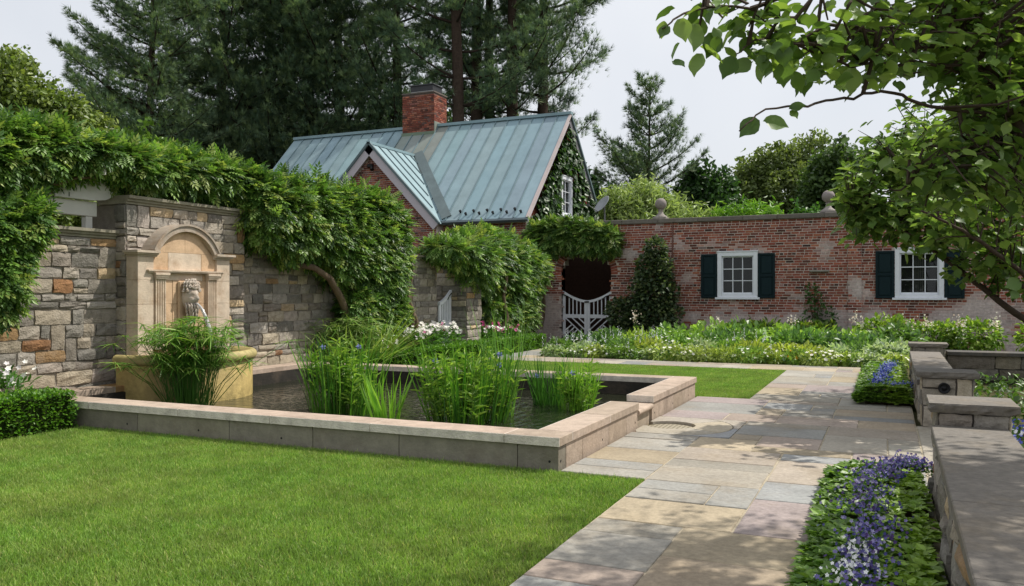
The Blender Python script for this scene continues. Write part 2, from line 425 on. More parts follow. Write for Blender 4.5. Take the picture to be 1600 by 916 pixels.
# ------------------------------------------------------------------ masonry kit
def rubble_rects(L, H, hs=(.09, .21), ls=(.14, .46), seed=0):
    """random rubble: uneven courses, now and then a stone two courses high"""
    r = random.Random(seed); out = []; z = 0; rows = []
    while z < H-.02:
        h = r.uniform(*hs)
        if H-z-h < hs[0]*.7: h = H-z
        rows.append((z, z+h)); z += h
    taken = [[] for _ in rows]
    for i, (z0, z1) in enumerate(rows):
        x = 0
        while x < L-.01:
            blk = [t for t in taken[i] if t[0] <= x+1e-6 < t[1]]
            if blk: x = blk[0][1]; continue
            nxt = min([t[0] for t in taken[i] if t[0] > x], default=L)
            l = r.uniform(*ls)*(.75+.5*(z1-z0)/hs[1])
            if nxt-x-l < ls[0]*.8: l = nxt-x if nxt-x < ls[1]*1.25 else (nxt-x)/2
            if i+1 < len(rows) and r.random() < .14 and l < .34 and (rows[i+1][1]-z0) < .34 and not [t for t in taken[i+1] if t[1] > x and t[0] < x+l]:
                taken[i+1].append((x, x+l)); out.append((x, x+l, z0, rows[i+1][1]))
            elif (z1-z0) > .15 and l < .3 and r.random() < .25:
                zm = z0+(z1-z0)*r.uniform(.4, .6); out += [(x, x+l, z0, zm), (x, x+l, zm, z1)]
            else: out.append((x, x+l, z0, z1))
            x += l
    return out
def stone_vf(a0, a1, b0, b1, depth, bulge, g=.012, r=random):
    k = 4; V = []; F = []
    ia = np.linspace(0, 1, k); da = a1-a0-2*g; db = b1-b0-2*g
    ph = (r.uniform(-.5, .5), r.uniform(-.5, .5))
    for layer in (0, 1):
        for j in range(k):
            for i in range(k):
                if layer == 1 and 0 < i < k-1 and 0 < j < k-1: continue
                s, t = ia[i], ia[j]; edge = (i in (0, k-1))+(j in (0, k-1))
                ja = r.uniform(-.06, .06)*min(da, db); jb = r.uniform(-.06, .06)*min(da, db)
                if edge == 2: s = .5+(s-.5)*.985; t = .5+(t-.5)*.97
                w = {0: r.uniform(.6, 1.15), 1: r.uniform(.45, .85), 2: r.uniform(.3, .65)}[edge]
                w += ph[0]*(s-.5)+ph[1]*(t-.5)
                V.append((a0+g+s*da+(ja if layer == 0 else 0), b0+g+t*db+(jb if layer == 0 else 0), bulge*w if layer == 0 else -depth))
    for j in range(k-1):
        for i in range(k-1): F.append((j*k+i, j*k+i+1, (j+1)*k+i+1, (j+1)*k+i))
    ring0 = [0, 1, 2, 3, 7, 11, 15, 14, 13, 12, 8, 4]; back = {}
    n = k*k; c = 0
    for j in range(k):
        for i in range(k):
            if 0 < i < k-1 and 0 < j < k-1: continue
            back[j*k+i] = n+c; c += 1
    for q in range(12):
        a, b = ring0[q], ring0[(q+1) % 12]; F.append((b, a, back[a], back[b]))
    return np.array(V), F
def place(V, org, ea, eb, en):
    return np.asarray(org)+V[:, :1]*np.asarray(ea)+V[:, 1:2]*np.asarray(eb)+V[:, 2:]*np.asarray(en)
STONES = [lin(c) for c in ('#a59e94', '#9a9286', '#b0a698', '#988e83', '#b3a793', '#bba585', '#ab8c66', '#9c7554', '#8a857c', '#807c74', '#a09584', '#b8ada3', '#8f887f')]
SW = np.array([3, 3, 3, 2, 2, 1.3, .9, .6, 2, 1.6, 2, 2, 2]); SW = SW/SW.sum()
def rubble(specs, parent, keep, cam_rank=True, bulge=.035, mute=1.0):
    """specs: (rects, org, ea, eb, en); the `keep` nearest stones become parts, the others one mesh"""
    allp = []
    for rects, org, ea, eb, en in specs:
        for (a0, a1, b0, b1) in rects:
            V, F = stone_vf(a0, a1, b0, b1, .05, bulge*random.uniform(.5, 1.3), random.uniform(.004, .010))
            W = place(V, org, ea, eb, en); c = STONES[RNG.choice(len(STONES), p=SW)]*mute*random.uniform(.62, 1.05)
            ctr = W.mean(0); allp.append((math.hypot(ctr[0], ctr[1])/math.sqrt((a1-a0)*(b1-b0)), W, F, c, ctr))
    allp.sort(key=lambda t: t[0])
    for _, W, F, c, ctr in allp[:keep]:
        MB().add(W-ctr, F, c).build('stone', M['stone'], parent, loc=tuple(ctr))
    if len(allp) > keep:
        mb = MB()
        for _, W, F, c, ctr in allp[keep:]: mb.add(W, F, c)
        stuff(mb.build('small_stones', M['stone'], parent))

BRICKS = [lin(c) for c in ('#935547', '#9e5e4c', '#864d42', '#77483e', '#a66a53', '#8c5547', '#64443c', '#a06c5c', '#54403b')]
BW = np.array([3, 3, 3, 2, 1.6, 3, 1.4, 1.5, .7]); BW = BW/BW.sum()
def brick_layout(L, H, hole=None, bl=.2155, ch=.071, hdr=6, off=0):
    out = []; n = int(H/ch)
    for c in range(n):
        z0 = c*ch; header = (c % hdr == hdr-1); w = bl/2 if header else bl
        x = -(w/2 if c % 2 else 0)-(.03*(c % 3) if off else 0)
        while x < L:
            a0, a1 = max(x, 0), min(x+w, L)
            if a1-a0 > .03 and not (hole and hole(a0, a1, z0, z0+ch)): out.append((a0, a1, z0, z0+ch))
            x += w
    return out
def brickwork(specs, parent, keep, rank=None, white=None, m=.0165):
    allp = []
    for rects, org, ea, eb, en in specs:
        org, ea, eb, en = map(np.asarray, (org, ea, eb, en))
        for (a0, a1, b0, b1) in rects:
            pr = random.uniform(-.003, .006)
            c = BRICKS[RNG.choice(len(BRICKS), p=BW)]*random.uniform(.66, 1.04)
            ctr = org+ea*(a0+a1)/2+eb*(b0+b1)/2
            if white is not None:
                k = white(ctr)
                if random.random() < k*1.3: c = c*(1-.9*k)+lin('#c4b8b4')*.9*k
            j = [random.uniform(-.002, .002) for _ in range(4)]
            V, F = box_vf((-(a1-a0)/2+m/2+j[0], -(b1-b0)/2+m/2+j[1], -.03), ((a1-a0)/2-m/2+j[2], (b1-b0)/2-m/2+j[3], .009+pr))
            allp.append((rank(ctr) if rank else math.hypot(*ctr[:2]), V[:, :1]*ea+V[:, 1:2]*eb+V[:, 2:]*en, F, c, ctr))
    allp.sort(key=lambda t: t[0])
    for _, W, F, c, ctr in allp[:keep]: MB().add(W, F, c).build('brick', M['brick'], parent, loc=tuple(ctr))
    if len(allp) > keep:
        mb = MB()
        for _, W, F, c, ctr in allp[keep:]: mb.add(W+ctr, F, c)
        stuff(mb.build('brick_courses', M['brick'], parent))

# ------------------------------------------------------------------ ground
gm = MB(); gm.add([(-300, -120, -.06), (300, -120, -.06), (300, 400, -.06), (-300, 400, -.06)], [(0, 1, 2, 3)], lin('#4c4a30'))
struct(gm.build('ground', M['soil']))

# flagstone pavement: every stone its own slab in a bed of pale mortar
XL = [.30, .0125, -.275, -.5625, -.85, -1.1375, -1.425, -1.7125, -2.07, -2.425]
XL = XL+list(np.arange(-2.71, -9.1, -.29))
YL = list(np.linspace(.6, 6.35, 20))+list(np.linspace(6.35, 8.45, 8))[1:]+list(np.linspace(8.45, 9.67, 5))[1:]+list(np.linspace(9.67, 11.74, 8))[1:]+list(np.linspace(11.74, 16.4, 16))[1:]+list(np.linspace(16.4, 17.55, 4))[1:]+list(np.linspace(17.55, 23.75, 20))[1:]
DRAIN = (-2.16, 9.06)
def paved(x, y):
    if y < 6.35: return -1.72 < x < .3
    if y < 11.74: return -2.43 < x < .3 and not (x < -1.42 and 8.45 < y < 9.67)
    if y < 16.4: return -1.72 < x < .3
    if y < 17.55: return -8.15 < x < .3
    return (-8.15 < x < -7.1) if y < 20.6 else (-9.05 < x < -7.3)
pavement = struct(thing('pavement', None, None))
bed = MB()
for (x0, x1, y0, y1) in ((-1.71, .3, .6, 6.35), (-2.425, .3, 6.35, 8.44), (-1.43, .3, 8.44, 9.68), (-2.425, .3, 9.68, 11.74), (.3, .95, 6.8, 10.1), (-1.71, .3, 11.74, 16.4), (-8.15, .3, 16.4, 17.55), (-8.15, -7.1, 17.55, 20.6), (-9.05, -7.3, 20.6, 23.75)):
    bed.add([(x0, y0, -.007), (x1, y0, -.007), (x1, y1, -.007), (x0, y1, -.007)], [(0, 1, 2, 3)], lin('#c0b49e')*.8)
bed.build('mortar_or_dark_pit', M['mortar'], pavement)
nx, ny = len(XL)-1, len(YL)-1
free = np.zeros((nx, ny), bool)
for i in range(nx):
    for j in range(ny): free[i, j] = paved((XL[i]+XL[i+1])/2, (YL[j]+YL[j+1])/2)
PAV = [lin(c) for c in ('#a8a49b', '#9c9c98', '#aea698', '#b3a58f', '#b8a88c', '#ab9a8e', '#9f9190', '#959899', '#b3a697', '#aba598', '#ad9b83')]
PW = np.array([3, 2.6, 2.5, 2, 1.5, 1.3, 1.0, 2, 2, 2, 1]); PW = PW/PW.sum()
sizes = [(3, 2), (2, 2), (2, 2), (2, 3), (3, 3), (2, 1), (3, 1), (1, 2), (1, 1), (2, 2), (3, 2)]
rp = random.Random(11)
for j in range(ny):
    for i in range(nx):
        if not free[i, j]: continue
        rp.shuffle(sizes)
        for (w, h) in sizes+[(1, 1)]:
            if i+w <= nx and j+h <= ny and free[i:i+w, j:j+h].all():
                left = i+w < nx and free[i+w, j] and (i+w+1 >= nx or not free[i+w+1, j])
                if left and i+w+1 <= nx and free[i:i+w+1, j:j+h].all() and w < 4: w += 1
                break
        free[i:i+w, j:j+h] = False
        x1, x0, y0, y1 = XL[i], XL[i+w], YL[j], YL[j+h]; g = rp.uniform(.005, .010)
        cx, cy = (x0+x1)/2, (y0+y1)/2; c = (PAV[RNG.choice(len(PAV), p=PW)]*.82+lin('#aaa296')*.18)*rp.uniform(.7, .98)
        q = [rp.uniform(-.004, .004) for _ in range(4)]
        hx, hy = (x1-x0)/2-g, (y1-y0)/2-g
        V, F = box_vf((-hx+q[0], -hy+q[1], -.05), (hx+q[2], hy+q[3], rp.uniform(-.002, .003)), .004)
        MB().add(V, F, c).build('flagstone', M['paver'], pavement, loc=(cx, cy, 0))
for (x0, x1, y0, y1) in ((.31, .94, 6.82, 7.6), (.31, .94, 7.61, 8.5), (.31, .94, 8.51, 9.3), (.31, .94, 9.31, 10.08)):
    MB().add(*box_vf((x0, y0, -.05), (x1, y1, 0), .004), PAV[2]*.9).build('flagstone', M['paver'], pavement)
# rounded stones set round the drain
dx, dy = DRAIN; Rh, Ro = .27, .66
def ring_piece(a0, a1, r0, r1f, col):
    n = 12; inn = []; out = []
    for k in range(n+1):
        a = a0+(a1-a0)*k/n; c, s = math.cos(a), math.sin(a)
        inn.append((max(dx+r0*c, -2.425), dy+r0*s)); ro = r1f(c, s); out.append((max(dx+ro*c, -2.425), dy+ro*s))
    mb = MB(); prism(mb, inn+out[::-1], 'z', -.05, .001, col); return mb
full = lambda c, s: Ro
def boxr(c, s):
    t = [9]
    if c > 1e-6: t.append((-1.432-dx)/c)
    if c < -1e-6: t.append((-2.425-dx)/c)
    if s > 1e-6: t.append((9.66-dy)/s)
    if s < -1e-6: t.append((8.46-dy)/s)
    return min(t)
for (a0, a1, c) in ((-150, -30, '#a9a294'), (-29, 45, '#aea38f'), (46, 150, '#a69e92')):
    ring_piece(math.radians(a0), math.radians(a1), Rh, lambda c, s: min(Ro, boxr(c, s)), lin(c)).build('flagstone', M['paver'], pavement)
for (a0, a1, c) in ((-88, -1, '#999b9d'), (1, 88, '#a89f92')):
    ring_piece(math.radians(a0), math.radians(a1), Ro+.012, lambda c, s: max(Ro+.014, boxr(c, s)), lin(c)).build('flagstone', M['paver'], pavement)
pit = MB(); pit.add([(-2.43, 8.45, -.055), (-1.43, 8.45, -.055), (-1.43, 9.68, -.055), (-2.43, 9.68, -.055)], [(0, 1, 2, 3)], lin('#2a2620')*.5)  # near-black pit floor: darkness under the grate is put into its colour
pit.build('mortar_or_dark_pit', M['mortar'], pavement)
drain = thing('floor_drain', 'round perforated metal drain grate set in the paving by the pool spillway', 'drain', (dx, dy, -.035))
gb = MB(); k = 11
for i in range(k):
    o_ = -Rh+2*Rh*(i+.5)/k; l_ = math.sqrt(max(Rh**2-o_**2, 0))
    for ax in (0, 1):
        lo, hi = ((o_-.013, -l_, -.004), (o_+.013, l_, .004)) if ax == 0 else ((-l_, o_-.013, -.003), (l_, o_+.013, .005))
        gb.box(lo, hi, lin('#a39a86'))
stuff(gb.build('grate_bars', M['plain'], drain))
V, F = lathe_vf([(Rh-.012, -.004), (Rh-.012, .007), (Rh, .007), (Rh, -.004)], 32); MB().add(V, F, lin('#8b7f69')).build('rim', M['metal'], drain)

# lawns: ground sheet plus blades
def lawn(name, x0, x1, y0, y1, seed, label):
    r = np.random.default_rng(seed)
    sh = MB(); n = 2; sh.add([(x0, y0, -.022), (x1, y0, -.022), (x1, y1, -.022), (x0, y1, -.022)], [(0, 1, 2, 3)], lin('#3f4a1e')*.8)
    struct(sh.build(name, M['soil']))
    T = .45; nx_, ny_ = max(1, round((x1-x0)/T)), max(1, round((y1-y0)/T)); nb = 3600
    P = np.zeros((nb, 3)); P[:, :2] = r.uniform(-T/2, T/2, (nb, 2))
    tv, tf = strap(3, .042, .35)
    D = np.stack([r.normal(0, .42, nb), r.normal(0, .42, nb), np.ones(nb)], 1); up = r.normal(0, 1, (nb, 3)); up[:, 2] = 0
    Rm = frames(D, up)
    cols = [lin('#72953f'), lin('#80a34a'), lin('#5a7c34'), lin('#92b05a'), lin('#b8b87a')]
    V, F, C = scatter(P, Rm, np.where(r.uniform(0, 1, nb) < .03, 1.45, 1)*r.uniform(.022, .046, nb), tv, tf, pick(cols, nb, [.3, .3, .22, .13, .05]), .2)
    me = mesh_np('grass', V, F, C); o = obj('grass', me, M['grass'], None, ((x0+x1)/2, (y0+y1)/2, -.022))
    o.scale = ((x1-x0)/(nx_*T), (y1-y0)/(ny_*T), 1)
    ng = bpy.data.node_groups.new('turf', 'GeometryNodeTree')
    ng.interface.new_socket('Geometry', in_out='INPUT', socket_type='NodeSocketGeometry'); ng.interface.new_socket('Geometry', in_out='OUTPUT', socket_type='NodeSocketGeometry')
    N, L = ng.nodes, ng.links; gi, go = N.new('NodeGroupInput'), N.new('NodeGroupOutput')
    gr = N.new('GeometryNodeMeshGrid'); gr.inputs['Size X'].default_value = (nx_-1)*T; gr.inputs['Size Y'].default_value = (ny_-1)*T
    gr.inputs['Vertices X'].default_value = nx_; gr.inputs['Vertices Y'].default_value = ny_
    ip = N.new('GeometryNodeInstanceOnPoints'); rv = N.new('FunctionNodeRandomValue'); rv.data_type = 'INT'
    rv.inputs[4].default_value = 0; rv.inputs[5].default_value = 3; rv.inputs['Seed'].default_value = seed
    mu = N.new('ShaderNodeMath'); mu.operation = 'MULTIPLY'; mu.inputs[1].default_value = math.pi/2
    cx = N.new('ShaderNodeCombineXYZ'); L.new(rv.outputs[2], mu.inputs[0]); L.new(mu.outputs[0], cx.inputs[2])
    L.new(gr.outputs[0], ip.inputs['Points']); L.new(gi.outputs[0], ip.inputs['Instance']); L.new(cx.outputs[0], ip.inputs['Rotation'])
    L.new(ip.outputs[0], go.inputs[0])
    md = o.modifiers.new('turf', 'NODES'); md.node_group = ng
    tag(o, label, 'grass', kind='stuff')
lawn('lawn_near', -7.98, -1.72, .05, 6.36, 1, 'short mown grass of the front lawn before the pool')
lawn('lawn_far', -8.1, -1.71, 11.79, 16.4, 2, 'short mown grass behind the pool')

# ------------------------------------------------------------------ pool
ZT, ZC = .267, .188
pool = thing('ornamental_pool', 'raised rectangular pool with pale sandstone coping and notched spillway', 'pool', (0, 0, 0))
CS = [lin('#ad9b8c'), lin('#a79787'), lin('#a29283'), lin('#b09f90')]
JB = MB()
def coping(x0, x1, y0, y1, z0=ZC, z1=ZT, c=None):
    ctr = ((x0+x1)/2, (y0+y1)/2, 0); hx, hy = (x1-x0)/2-.003, (y1-y0)/2-.003
    if z0 == ZC: JB.box((x0-.005, y0+.004, z0+.004), (x0+.005, y1-.004, z1-.0025), lin('#cfc6bb')); JB.box((x0+.004, y0-.005, z0+.004), (x1-.004, y0+.005, z1-.0025), lin('#cfc6bb'))
    MB().add(*box_vf((-hx, -hy, z0), (hx, hy, z1), .006), (CS[random.randrange(4)] if c is None else c)*random.uniform(.94, 1.06)).build('coping_stone', M['cut'], pool, loc=ctr)
PX0, PX1, PY0, PY1 = -9.22, -2.43, 6.36, 11.77; W = .32
xs = [PX0, -8.1, -6.72, -5.45, -4.36, -3.36-.02, PX1-W]
xs = [PX0, -7.9, -6.6, -5.42, -4.27, -2.93]
for a, b in zip(xs[:-1], xs[1:]): coping(a, b, PY0, PY0+W)
coping(-2.93, PX1, PY0, PY0+W)
for a, b in ((PY0+W, 7.75), (7.75, 8.77)): coping(PX1-W, PX1, a, b)
for a, b in ((9.38, 10.5), (10.5, PY1)): coping(PX1-W, PX1, a, b)
xs = np.linspace(PX0+W, PX1-W, 6)
for a, b in zip(xs[:-1], xs[1:]): coping(a, b, PY1-W, PY1)
for a, b, c in ((PY0+W, 7.55, None), (7.55, 9.9, lin('#a5845c')), (9.9, PY1, None)): coping(PX0, PX0+W, a, b, c=c)
JB.build('pointing', M['mortar'], pool)
# spill stone with a rounded lip
sp = MB(); pr = [(PX1-W, .119), (PX1-W, .185)]+[(PX1-.03+.033*math.sin(a), .152+.033*math.cos(a)) for a in np.linspace(0, math.pi, 9)]
prism(sp, pr, 'y', 8.775, 9.375, lin('#b5a393')); sp.build('spill_stone', M['cut'], pool)
FS = [lin('#868073'), lin('#7e786c'), lin('#8b8575'), lin('#6e6960')]  # darker, greyer tones put the shade of the front face into the colour
def panel(lo, hi, c=None):
    MB().add(*box_vf(lo, hi, .003), FS[random.randrange(4)] if c is None else c).build('wall_panel', M['cut'], pool)
fx = [PX0+.02, -7.2, -5.95, -4.93, -3.98, -2.82, PX1-.02]
for k, (a, b) in enumerate(zip(fx[:-1], fx[1:])): panel((a+.003, PY0+.025, -.1), (b-.003, PY0+.2, ZC-.001))
fy = [PY0+.205, 6.98, 7.75, 8.35, 8.77]
RS = [lin('#ac9b8b'), lin('#a89788'), lin('#a39281')]
for k, (a, b) in enumerate(zip(fy[:-1], fy[1:])): panel((PX1-.2, a+.002, -.1), (PX1-.022, b-.002, ZC-.001), RS[k % 3])
panel((PX1-.2, 8.773, -.1), (PX1-.05, 9.378, .117), lin('#a99a88'))
fy = [9.38, 9.95, 10.45, 10.95, PY1-.02]
for k, (a, b) in enumerate(zip(fy[:-1], fy[1:])): panel((PX1-.2, a+.002, -.1), (PX1-.022, b-.002, ZC-.001), RS[k % 3])
panel((PX0+.02, PY1-.2, -.1), (PX1-.205, PY1-.02, ZC-.001))
for (x, y, z) in ((-7.35, 0, .06), (-6.35, 0, .06), (-5.3, 0, .055), (-2.53, 0, .06)):
    V, F = tube_vf([(x, PY0+.0235, z), (x, PY0+.05, z)], .011, 8); MB().add(V, F, (.01, .01, .01)).build('weep_hole_disc', M['plain'], pool)  # solid near-black disc; the darkness of a hole is put into its colour
for y in (6.44, 7.55, 8.68, 9.5, 10.4, 11.3):
    V, F = tube_vf([(PX1-.0205, y, .06), (PX1-.05, y, .06)], .011, 8); MB().add(V, F, (.01, .01, .01)).build('weep_hole_disc', M['plain'], pool)
inn = MB()
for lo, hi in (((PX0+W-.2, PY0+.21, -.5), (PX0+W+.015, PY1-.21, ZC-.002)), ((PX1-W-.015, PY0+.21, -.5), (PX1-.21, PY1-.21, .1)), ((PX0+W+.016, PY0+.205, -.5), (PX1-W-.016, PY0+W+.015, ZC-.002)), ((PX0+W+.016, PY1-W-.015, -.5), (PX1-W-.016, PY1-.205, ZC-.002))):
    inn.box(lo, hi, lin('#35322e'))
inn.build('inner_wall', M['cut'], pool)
wt = MB(); wt.add([(PX0+W-.1, PY0+W-.1, .012), (PX1-W+.1, PY0+W-.1, .012), (PX1-W+.1, PY1-W+.1, .012), (PX0+W-.1, PY1-W+.1, .012)], [(0, 1, 2, 3)])
struct(wt.build('water', M['water']))

# ------------------------------------------------------------------ left stone wall
WX = -9.25; Y0W, Y1W = 4.2, 16.42
wall = thing('stone_garden_wall', 'long rubble stone garden wall with moulded cap behind the pool', 'wall')
B0, B1 = 7.86, 10.06; BX = -9.07
core = MB(); core.box((WX-.45, Y0W, -.1), (WX-.012, Y1W, 2.16), lin('#a89f92')*.8); core.box((WX-.5, B0+.01, -.1), (BX-.012, B1-.01, 2.62), lin('#8a8378')*.75)
core.build('mortar_core', M['mortar'], wall)
ex, ey, ez = np.eye(3)
specs = [(rubble_rects(B0-Y0W, 2.16, seed=1), (WX-.012, Y0W, 0), ey, ez, ex),
         (rubble_rects(Y1W-B1, 2.16, seed=2), (WX-.012, B1, 0), ey, ez, ex),
         (rubble_rects(B1-B0, 2.62, seed=3), (BX-.012, B0, 0), ey, ez, ex),
         (rubble_rects(.2, 2.62, seed=4, ls=(.1, .2)), (BX-.2, B0+.01, 0), ex, ez, -ey),
         (rubble_rects(.46, 2.16, seed=5, ls=(.12, .3)), (WX-.45, Y1W-.012, 0), ex, ez, ey)]
rubble(specs, wall, 300)
def cap_run(parent, y0, y1, xf, z0, steps=((.02, .035), (.05, .035), (.085, .04)), back=.5, col='#8f8a7a', ends=True):
    mb = MB(); z = z0
    for o, h in steps:
        mb.box((xf-back-o*.3, y0-(o if ends else 0), z), (xf+o, y1+(o if ends else 0), z+h-.001), lin(col)); z += h
    mb.build('cap_moulding', M['cut'], parent)
L_ = [(Y0W, 5.6), (5.603, 6.8), (6.803, B0-.02)]
for a, b in L_: cap_run(wall, a, b, WX, 2.161, ends=False)
for a, b in ((B1+.02, 11.4), (11.403, 12.8), (12.803, 14.2), (14.203, 15.6), (15.603, Y1W+.06)): cap_run(wall, a, b, WX, 2.161, ends=False)
cap_run(wall, B0-.02, 9.0, BX, 2.621, ends=False); cap_run(wall, 9.003, B1+.02, BX, 2.621, ends=False)

pier = thing('stone_gate_pier', 'square rubble stone pier beside the narrow white gate', 'pier')
c2 = MB(); c2.box((-9.6, 17.02, -.1), (-8.8, 17.75, 2.14), lin('#8a8378')*.7); c2.build('mortar_core', M['mortar'], pier)
rubble([(rubble_rects(.8, 2.14, seed=7), (-9.6, 17.02, 0), ex, ez, -ey), (rubble_rects(.73, 2.14, seed=8), (-8.8, 17.02, 0), ey, ez, ex)], pier, 60)
mb = MB()
for o, z, h in ((.02, 2.141, .035), (.05, 2.177, .035), (.08, 2.213, .045)): mb.box((-9.6-o, 17.0-o, z), (-8.78+o, 17.77+o, z+h), lin('#8f8a7a'))
mb.build('cap_moulding', M['cut'], pier)
bwall = thing('stone_boundary_wall', 'rubble stone wall under wisteria between stone pier and brick wall', 'wall')
c3 = MB(); c3.box((-10.1, 17.78, -.1), (-9.64, 23.8, 2.2), lin('#8a8378')*.7); c3.build('mortar_core', M['mortar'], bwall)
rubble([(rubble_rects(6.0, 2.2, seed=9, hs=(.12, .24), ls=(.2, .55)), (-9.64, 17.79, 0), ey, ez, ex)], bwall, 40)

# ------------------------------------------------------------------ fountain
fo = thing('wall_fountain', 'carved limestone wall fountain with arched top, fluted pilasters and bearded mask', 'fountain', (0, 0, 0))
LC = lin('#c6a98a'); LC2 = lin('#cbbaa6'); FX = -8.86; FY0, FY1 = 7.86, 9.52; FC = 8.69
back = MB(); back.box((BX+.001, FY0+.02, .55), (FX-.06, FY1-.02, 1.93), LC*.95); back.build('back_block', M['lime'], fo)
def slab(y0, y1, z0, z1, x0, x1, c, name='facing_slab', bev=.003):
    MB().add(*box_vf((x0, y0+.0015, z0+.0015), (x1, y1-.0015, z1-.0015), bev), c*random.uniform(.93, 1.07)).build(name, M['lime'], fo)
zs = [.62, .98, 1.30, 1.62, 1.93]
for a, b in zip(zs[:-1], zs[1:]):
    slab(FY0, FY0+.26, a, b, BX+.002, FX-.0, LC2*.97); slab(FY1-.26, FY1, a, b, BX+.002, FX-.0, LC2*.97)
for a, b in zip(zs[:3], zs[1:4]):
    slab(FY0+.26, FC-.22, a, b, FX-.058, FX-.035, LC); slab(FC-.22, FC+.24, a, b, FX-.058, FX-.030, LC*1.02); slab(FC+.24, FY1-.26, a, b, FX-.058, FX-.035, LC)
slab(FY0+.26, FC-.33, 1.62, 1.72, FX-.058, FX-.035, LC); slab(FC-.33, FC+.33, 1.62, 1.72, FX-.058, FX-.035, LC2); slab(FC+.33, FY1-.26, 1.62, 1.72, FX-.058, FX-.035, LC)
slab(FY0+.26, FC-.30, 1.76, 2.0, FX-.058, FX-.03, LC); slab(FC-.30, FC+.30, 1.76, 2.0, FX-.058, FX-.03, LC2); slab(FC+.30, FY1-.26, 1.76, 2.0, FX-.058, FX-.03, LC)
lm = MB(); lm.box((FX-.058, FY0+.16, 1.722), (FX+.03, FY1-.16, 1.742), LC2); lm.box((FX-.058, FY0+.14, 1.7425), (FX+.045, FY1-.14, 1.76), LC2); lm.build('ledge_moulding', M['lime'], fo)
for yc in (FY0+.37, FY1-.35):
    w = .085; pl = MB(); k = 4                                     # fluted pilaster: a profile with real grooves
    prof = [(yc-w, FX-.04), (yc-w, FX+.012)]
    for i in range(k):
        g0 = yc-w+.017+i*(2*w-.017)/k; gw = (2*w-.017)/k-.014
        prof += [(g0, FX+.012), (g0+gw*.25, FX-.004), (g0+gw*.75, FX-.004), (g0+gw, FX+.012)]
    prof += [(yc+w, FX+.012), (yc+w, FX-.04)]
    prism(pl, [(x, y) for y, x in prof], 'z', .78, 1.64, LC2)
    po = pl.build('pilaster', M['lime'], fo)
    ca = MB()
    for o, z0, z1 in ((.012, 1.641, 1.662), (.022, 1.6625, 1.69), (.035, 1.6905, 1.7215)): ca.box((FX-.05, yc-w-o, z0), (FX+.02+o, yc+w+o, z1), LC2)
    ca.build('capital', M['lime'], po)
    ba = MB(); ba.box((FX-.05, yc-w-.02, .70), (FX+.03, yc+w+.02, .745), LC2); ba.box((FX-.05, yc-w-.01, .7455), (FX+.02, yc+w+.01, .779), LC2); ba.build('base_block', M['lime'], po)
ARW = .545; RISE = .34; RA = (ARW**2+RISE**2)/(2*RISE); ZA = 2.0-(RA-RISE)
TH = math.asin(ARW/RA)
def arc(r, n=16, th=TH): return [(FC+r*math.sin(a), ZA+r*math.cos(a)) for a in np.linspace(-th, th, n)]
for lo, hi in ((-1, -.0), (0, 1)):
    tp = [p for p in arc(RA-.04, 17) if (p[0] <= FC+1e-6 if hi == 0 else p[0] >= FC-1e-6)]
    ty = MB(); poly = tp+([(FC, 2.001), (tp[0][0], 2.001)] if hi == 0 else [(tp[-1][0], 2.001), (FC, 2.001)])
    sh = .0015 if hi else -.0015
    prism(ty, [(a+sh, b) for a, b in poly], 'x', FX-.3, FX-.03, LC*1.02); ty.build('tympanum', M['lime'], fo)
ac = MB(); prism(ac, arc(RA+.035, 22)+arc(RA-.04, 22)[::-1], 'x', FX-.33, FX+.03, lin('#a89c8e')); ac.build('arch_moulding', M['lime'], fo)
ac = MB(); prism(ac, arc(RA+.062, 22)+arc(RA+.0355, 22)[::-1], 'x', FX-.33, FX+.05, lin('#a89c8e')); ac.build('arch_moulding', M['lime'], fo)
for s, (a, b) in enumerate(((FY0-.06, FC-ARW+.03), (FC+ARW-.03, FY1+.06))):
    co = MB()
    for o, z0, z1 in ((0, 1.931, 1.955), (.03, 1.9555, 1.978), (.055, 1.9785, 2.01)):
        co.box((BX+.003, a+(.055-o if s == 0 else 0), z0), (FX+.01+o, b-(.055-o if s else 0), z1), lin('#b9ab9a'))
    co.build('cornice', M['lime'], fo)
# basin
BZ = .66
bc = np.array([FX-.18, FC+.02, 0]); Ry, Rx = 1.06, 1.0
def basin_ring(sx, sy, z, n=28): return [(bc[0]+sx*math.cos(a), bc[1]+sy*math.sin(a), z) for a in np.linspace(-math.pi/2, math.pi/2, n)]
def basin(prof, c, name, mat):
    V = []; F = []; n = 28
    for k, (s, z) in enumerate(prof): V += basin_ring(Rx+s, Ry+s, z)
    for i in range(len(prof)-1):
        for j in range(n-1): F.append((i*n+j, i*n+j+1, (i+1)*n+j+1, (i+1)*n+j))
    return MB().add(V, F, c).build(name, M[mat], fo, smooth=True)
basin([(-.03, -.4), (-.03, .52), (-.05, .54), (-.13, .5), (-.16, .56)], lin('#a8935c'), 'basin_wall', 'moss')
basin([(-.16, .52)]+[(-.035+.066*math.cos(a), .585+.07*math.sin(a)) for a in np.linspace(-2.2, 2.6, 12)]+[(-.15, .6), (-.16, .45)], lin('#a89a68'), 'basin_rim', 'moss')
wb = MB(); ring = basin_ring(Rx-.15, Ry-.15, .585); wb.add(ring, [tuple(range(len(ring)))]); wb.build('basin_water', M['water'], fo)
ped = MB(); ped.box((BX+.004, FY0+.03, .3), (FX+.05, FY1-.03, .618), lin('#b0946c')); ped.build('plinth', M['moss'], fo)
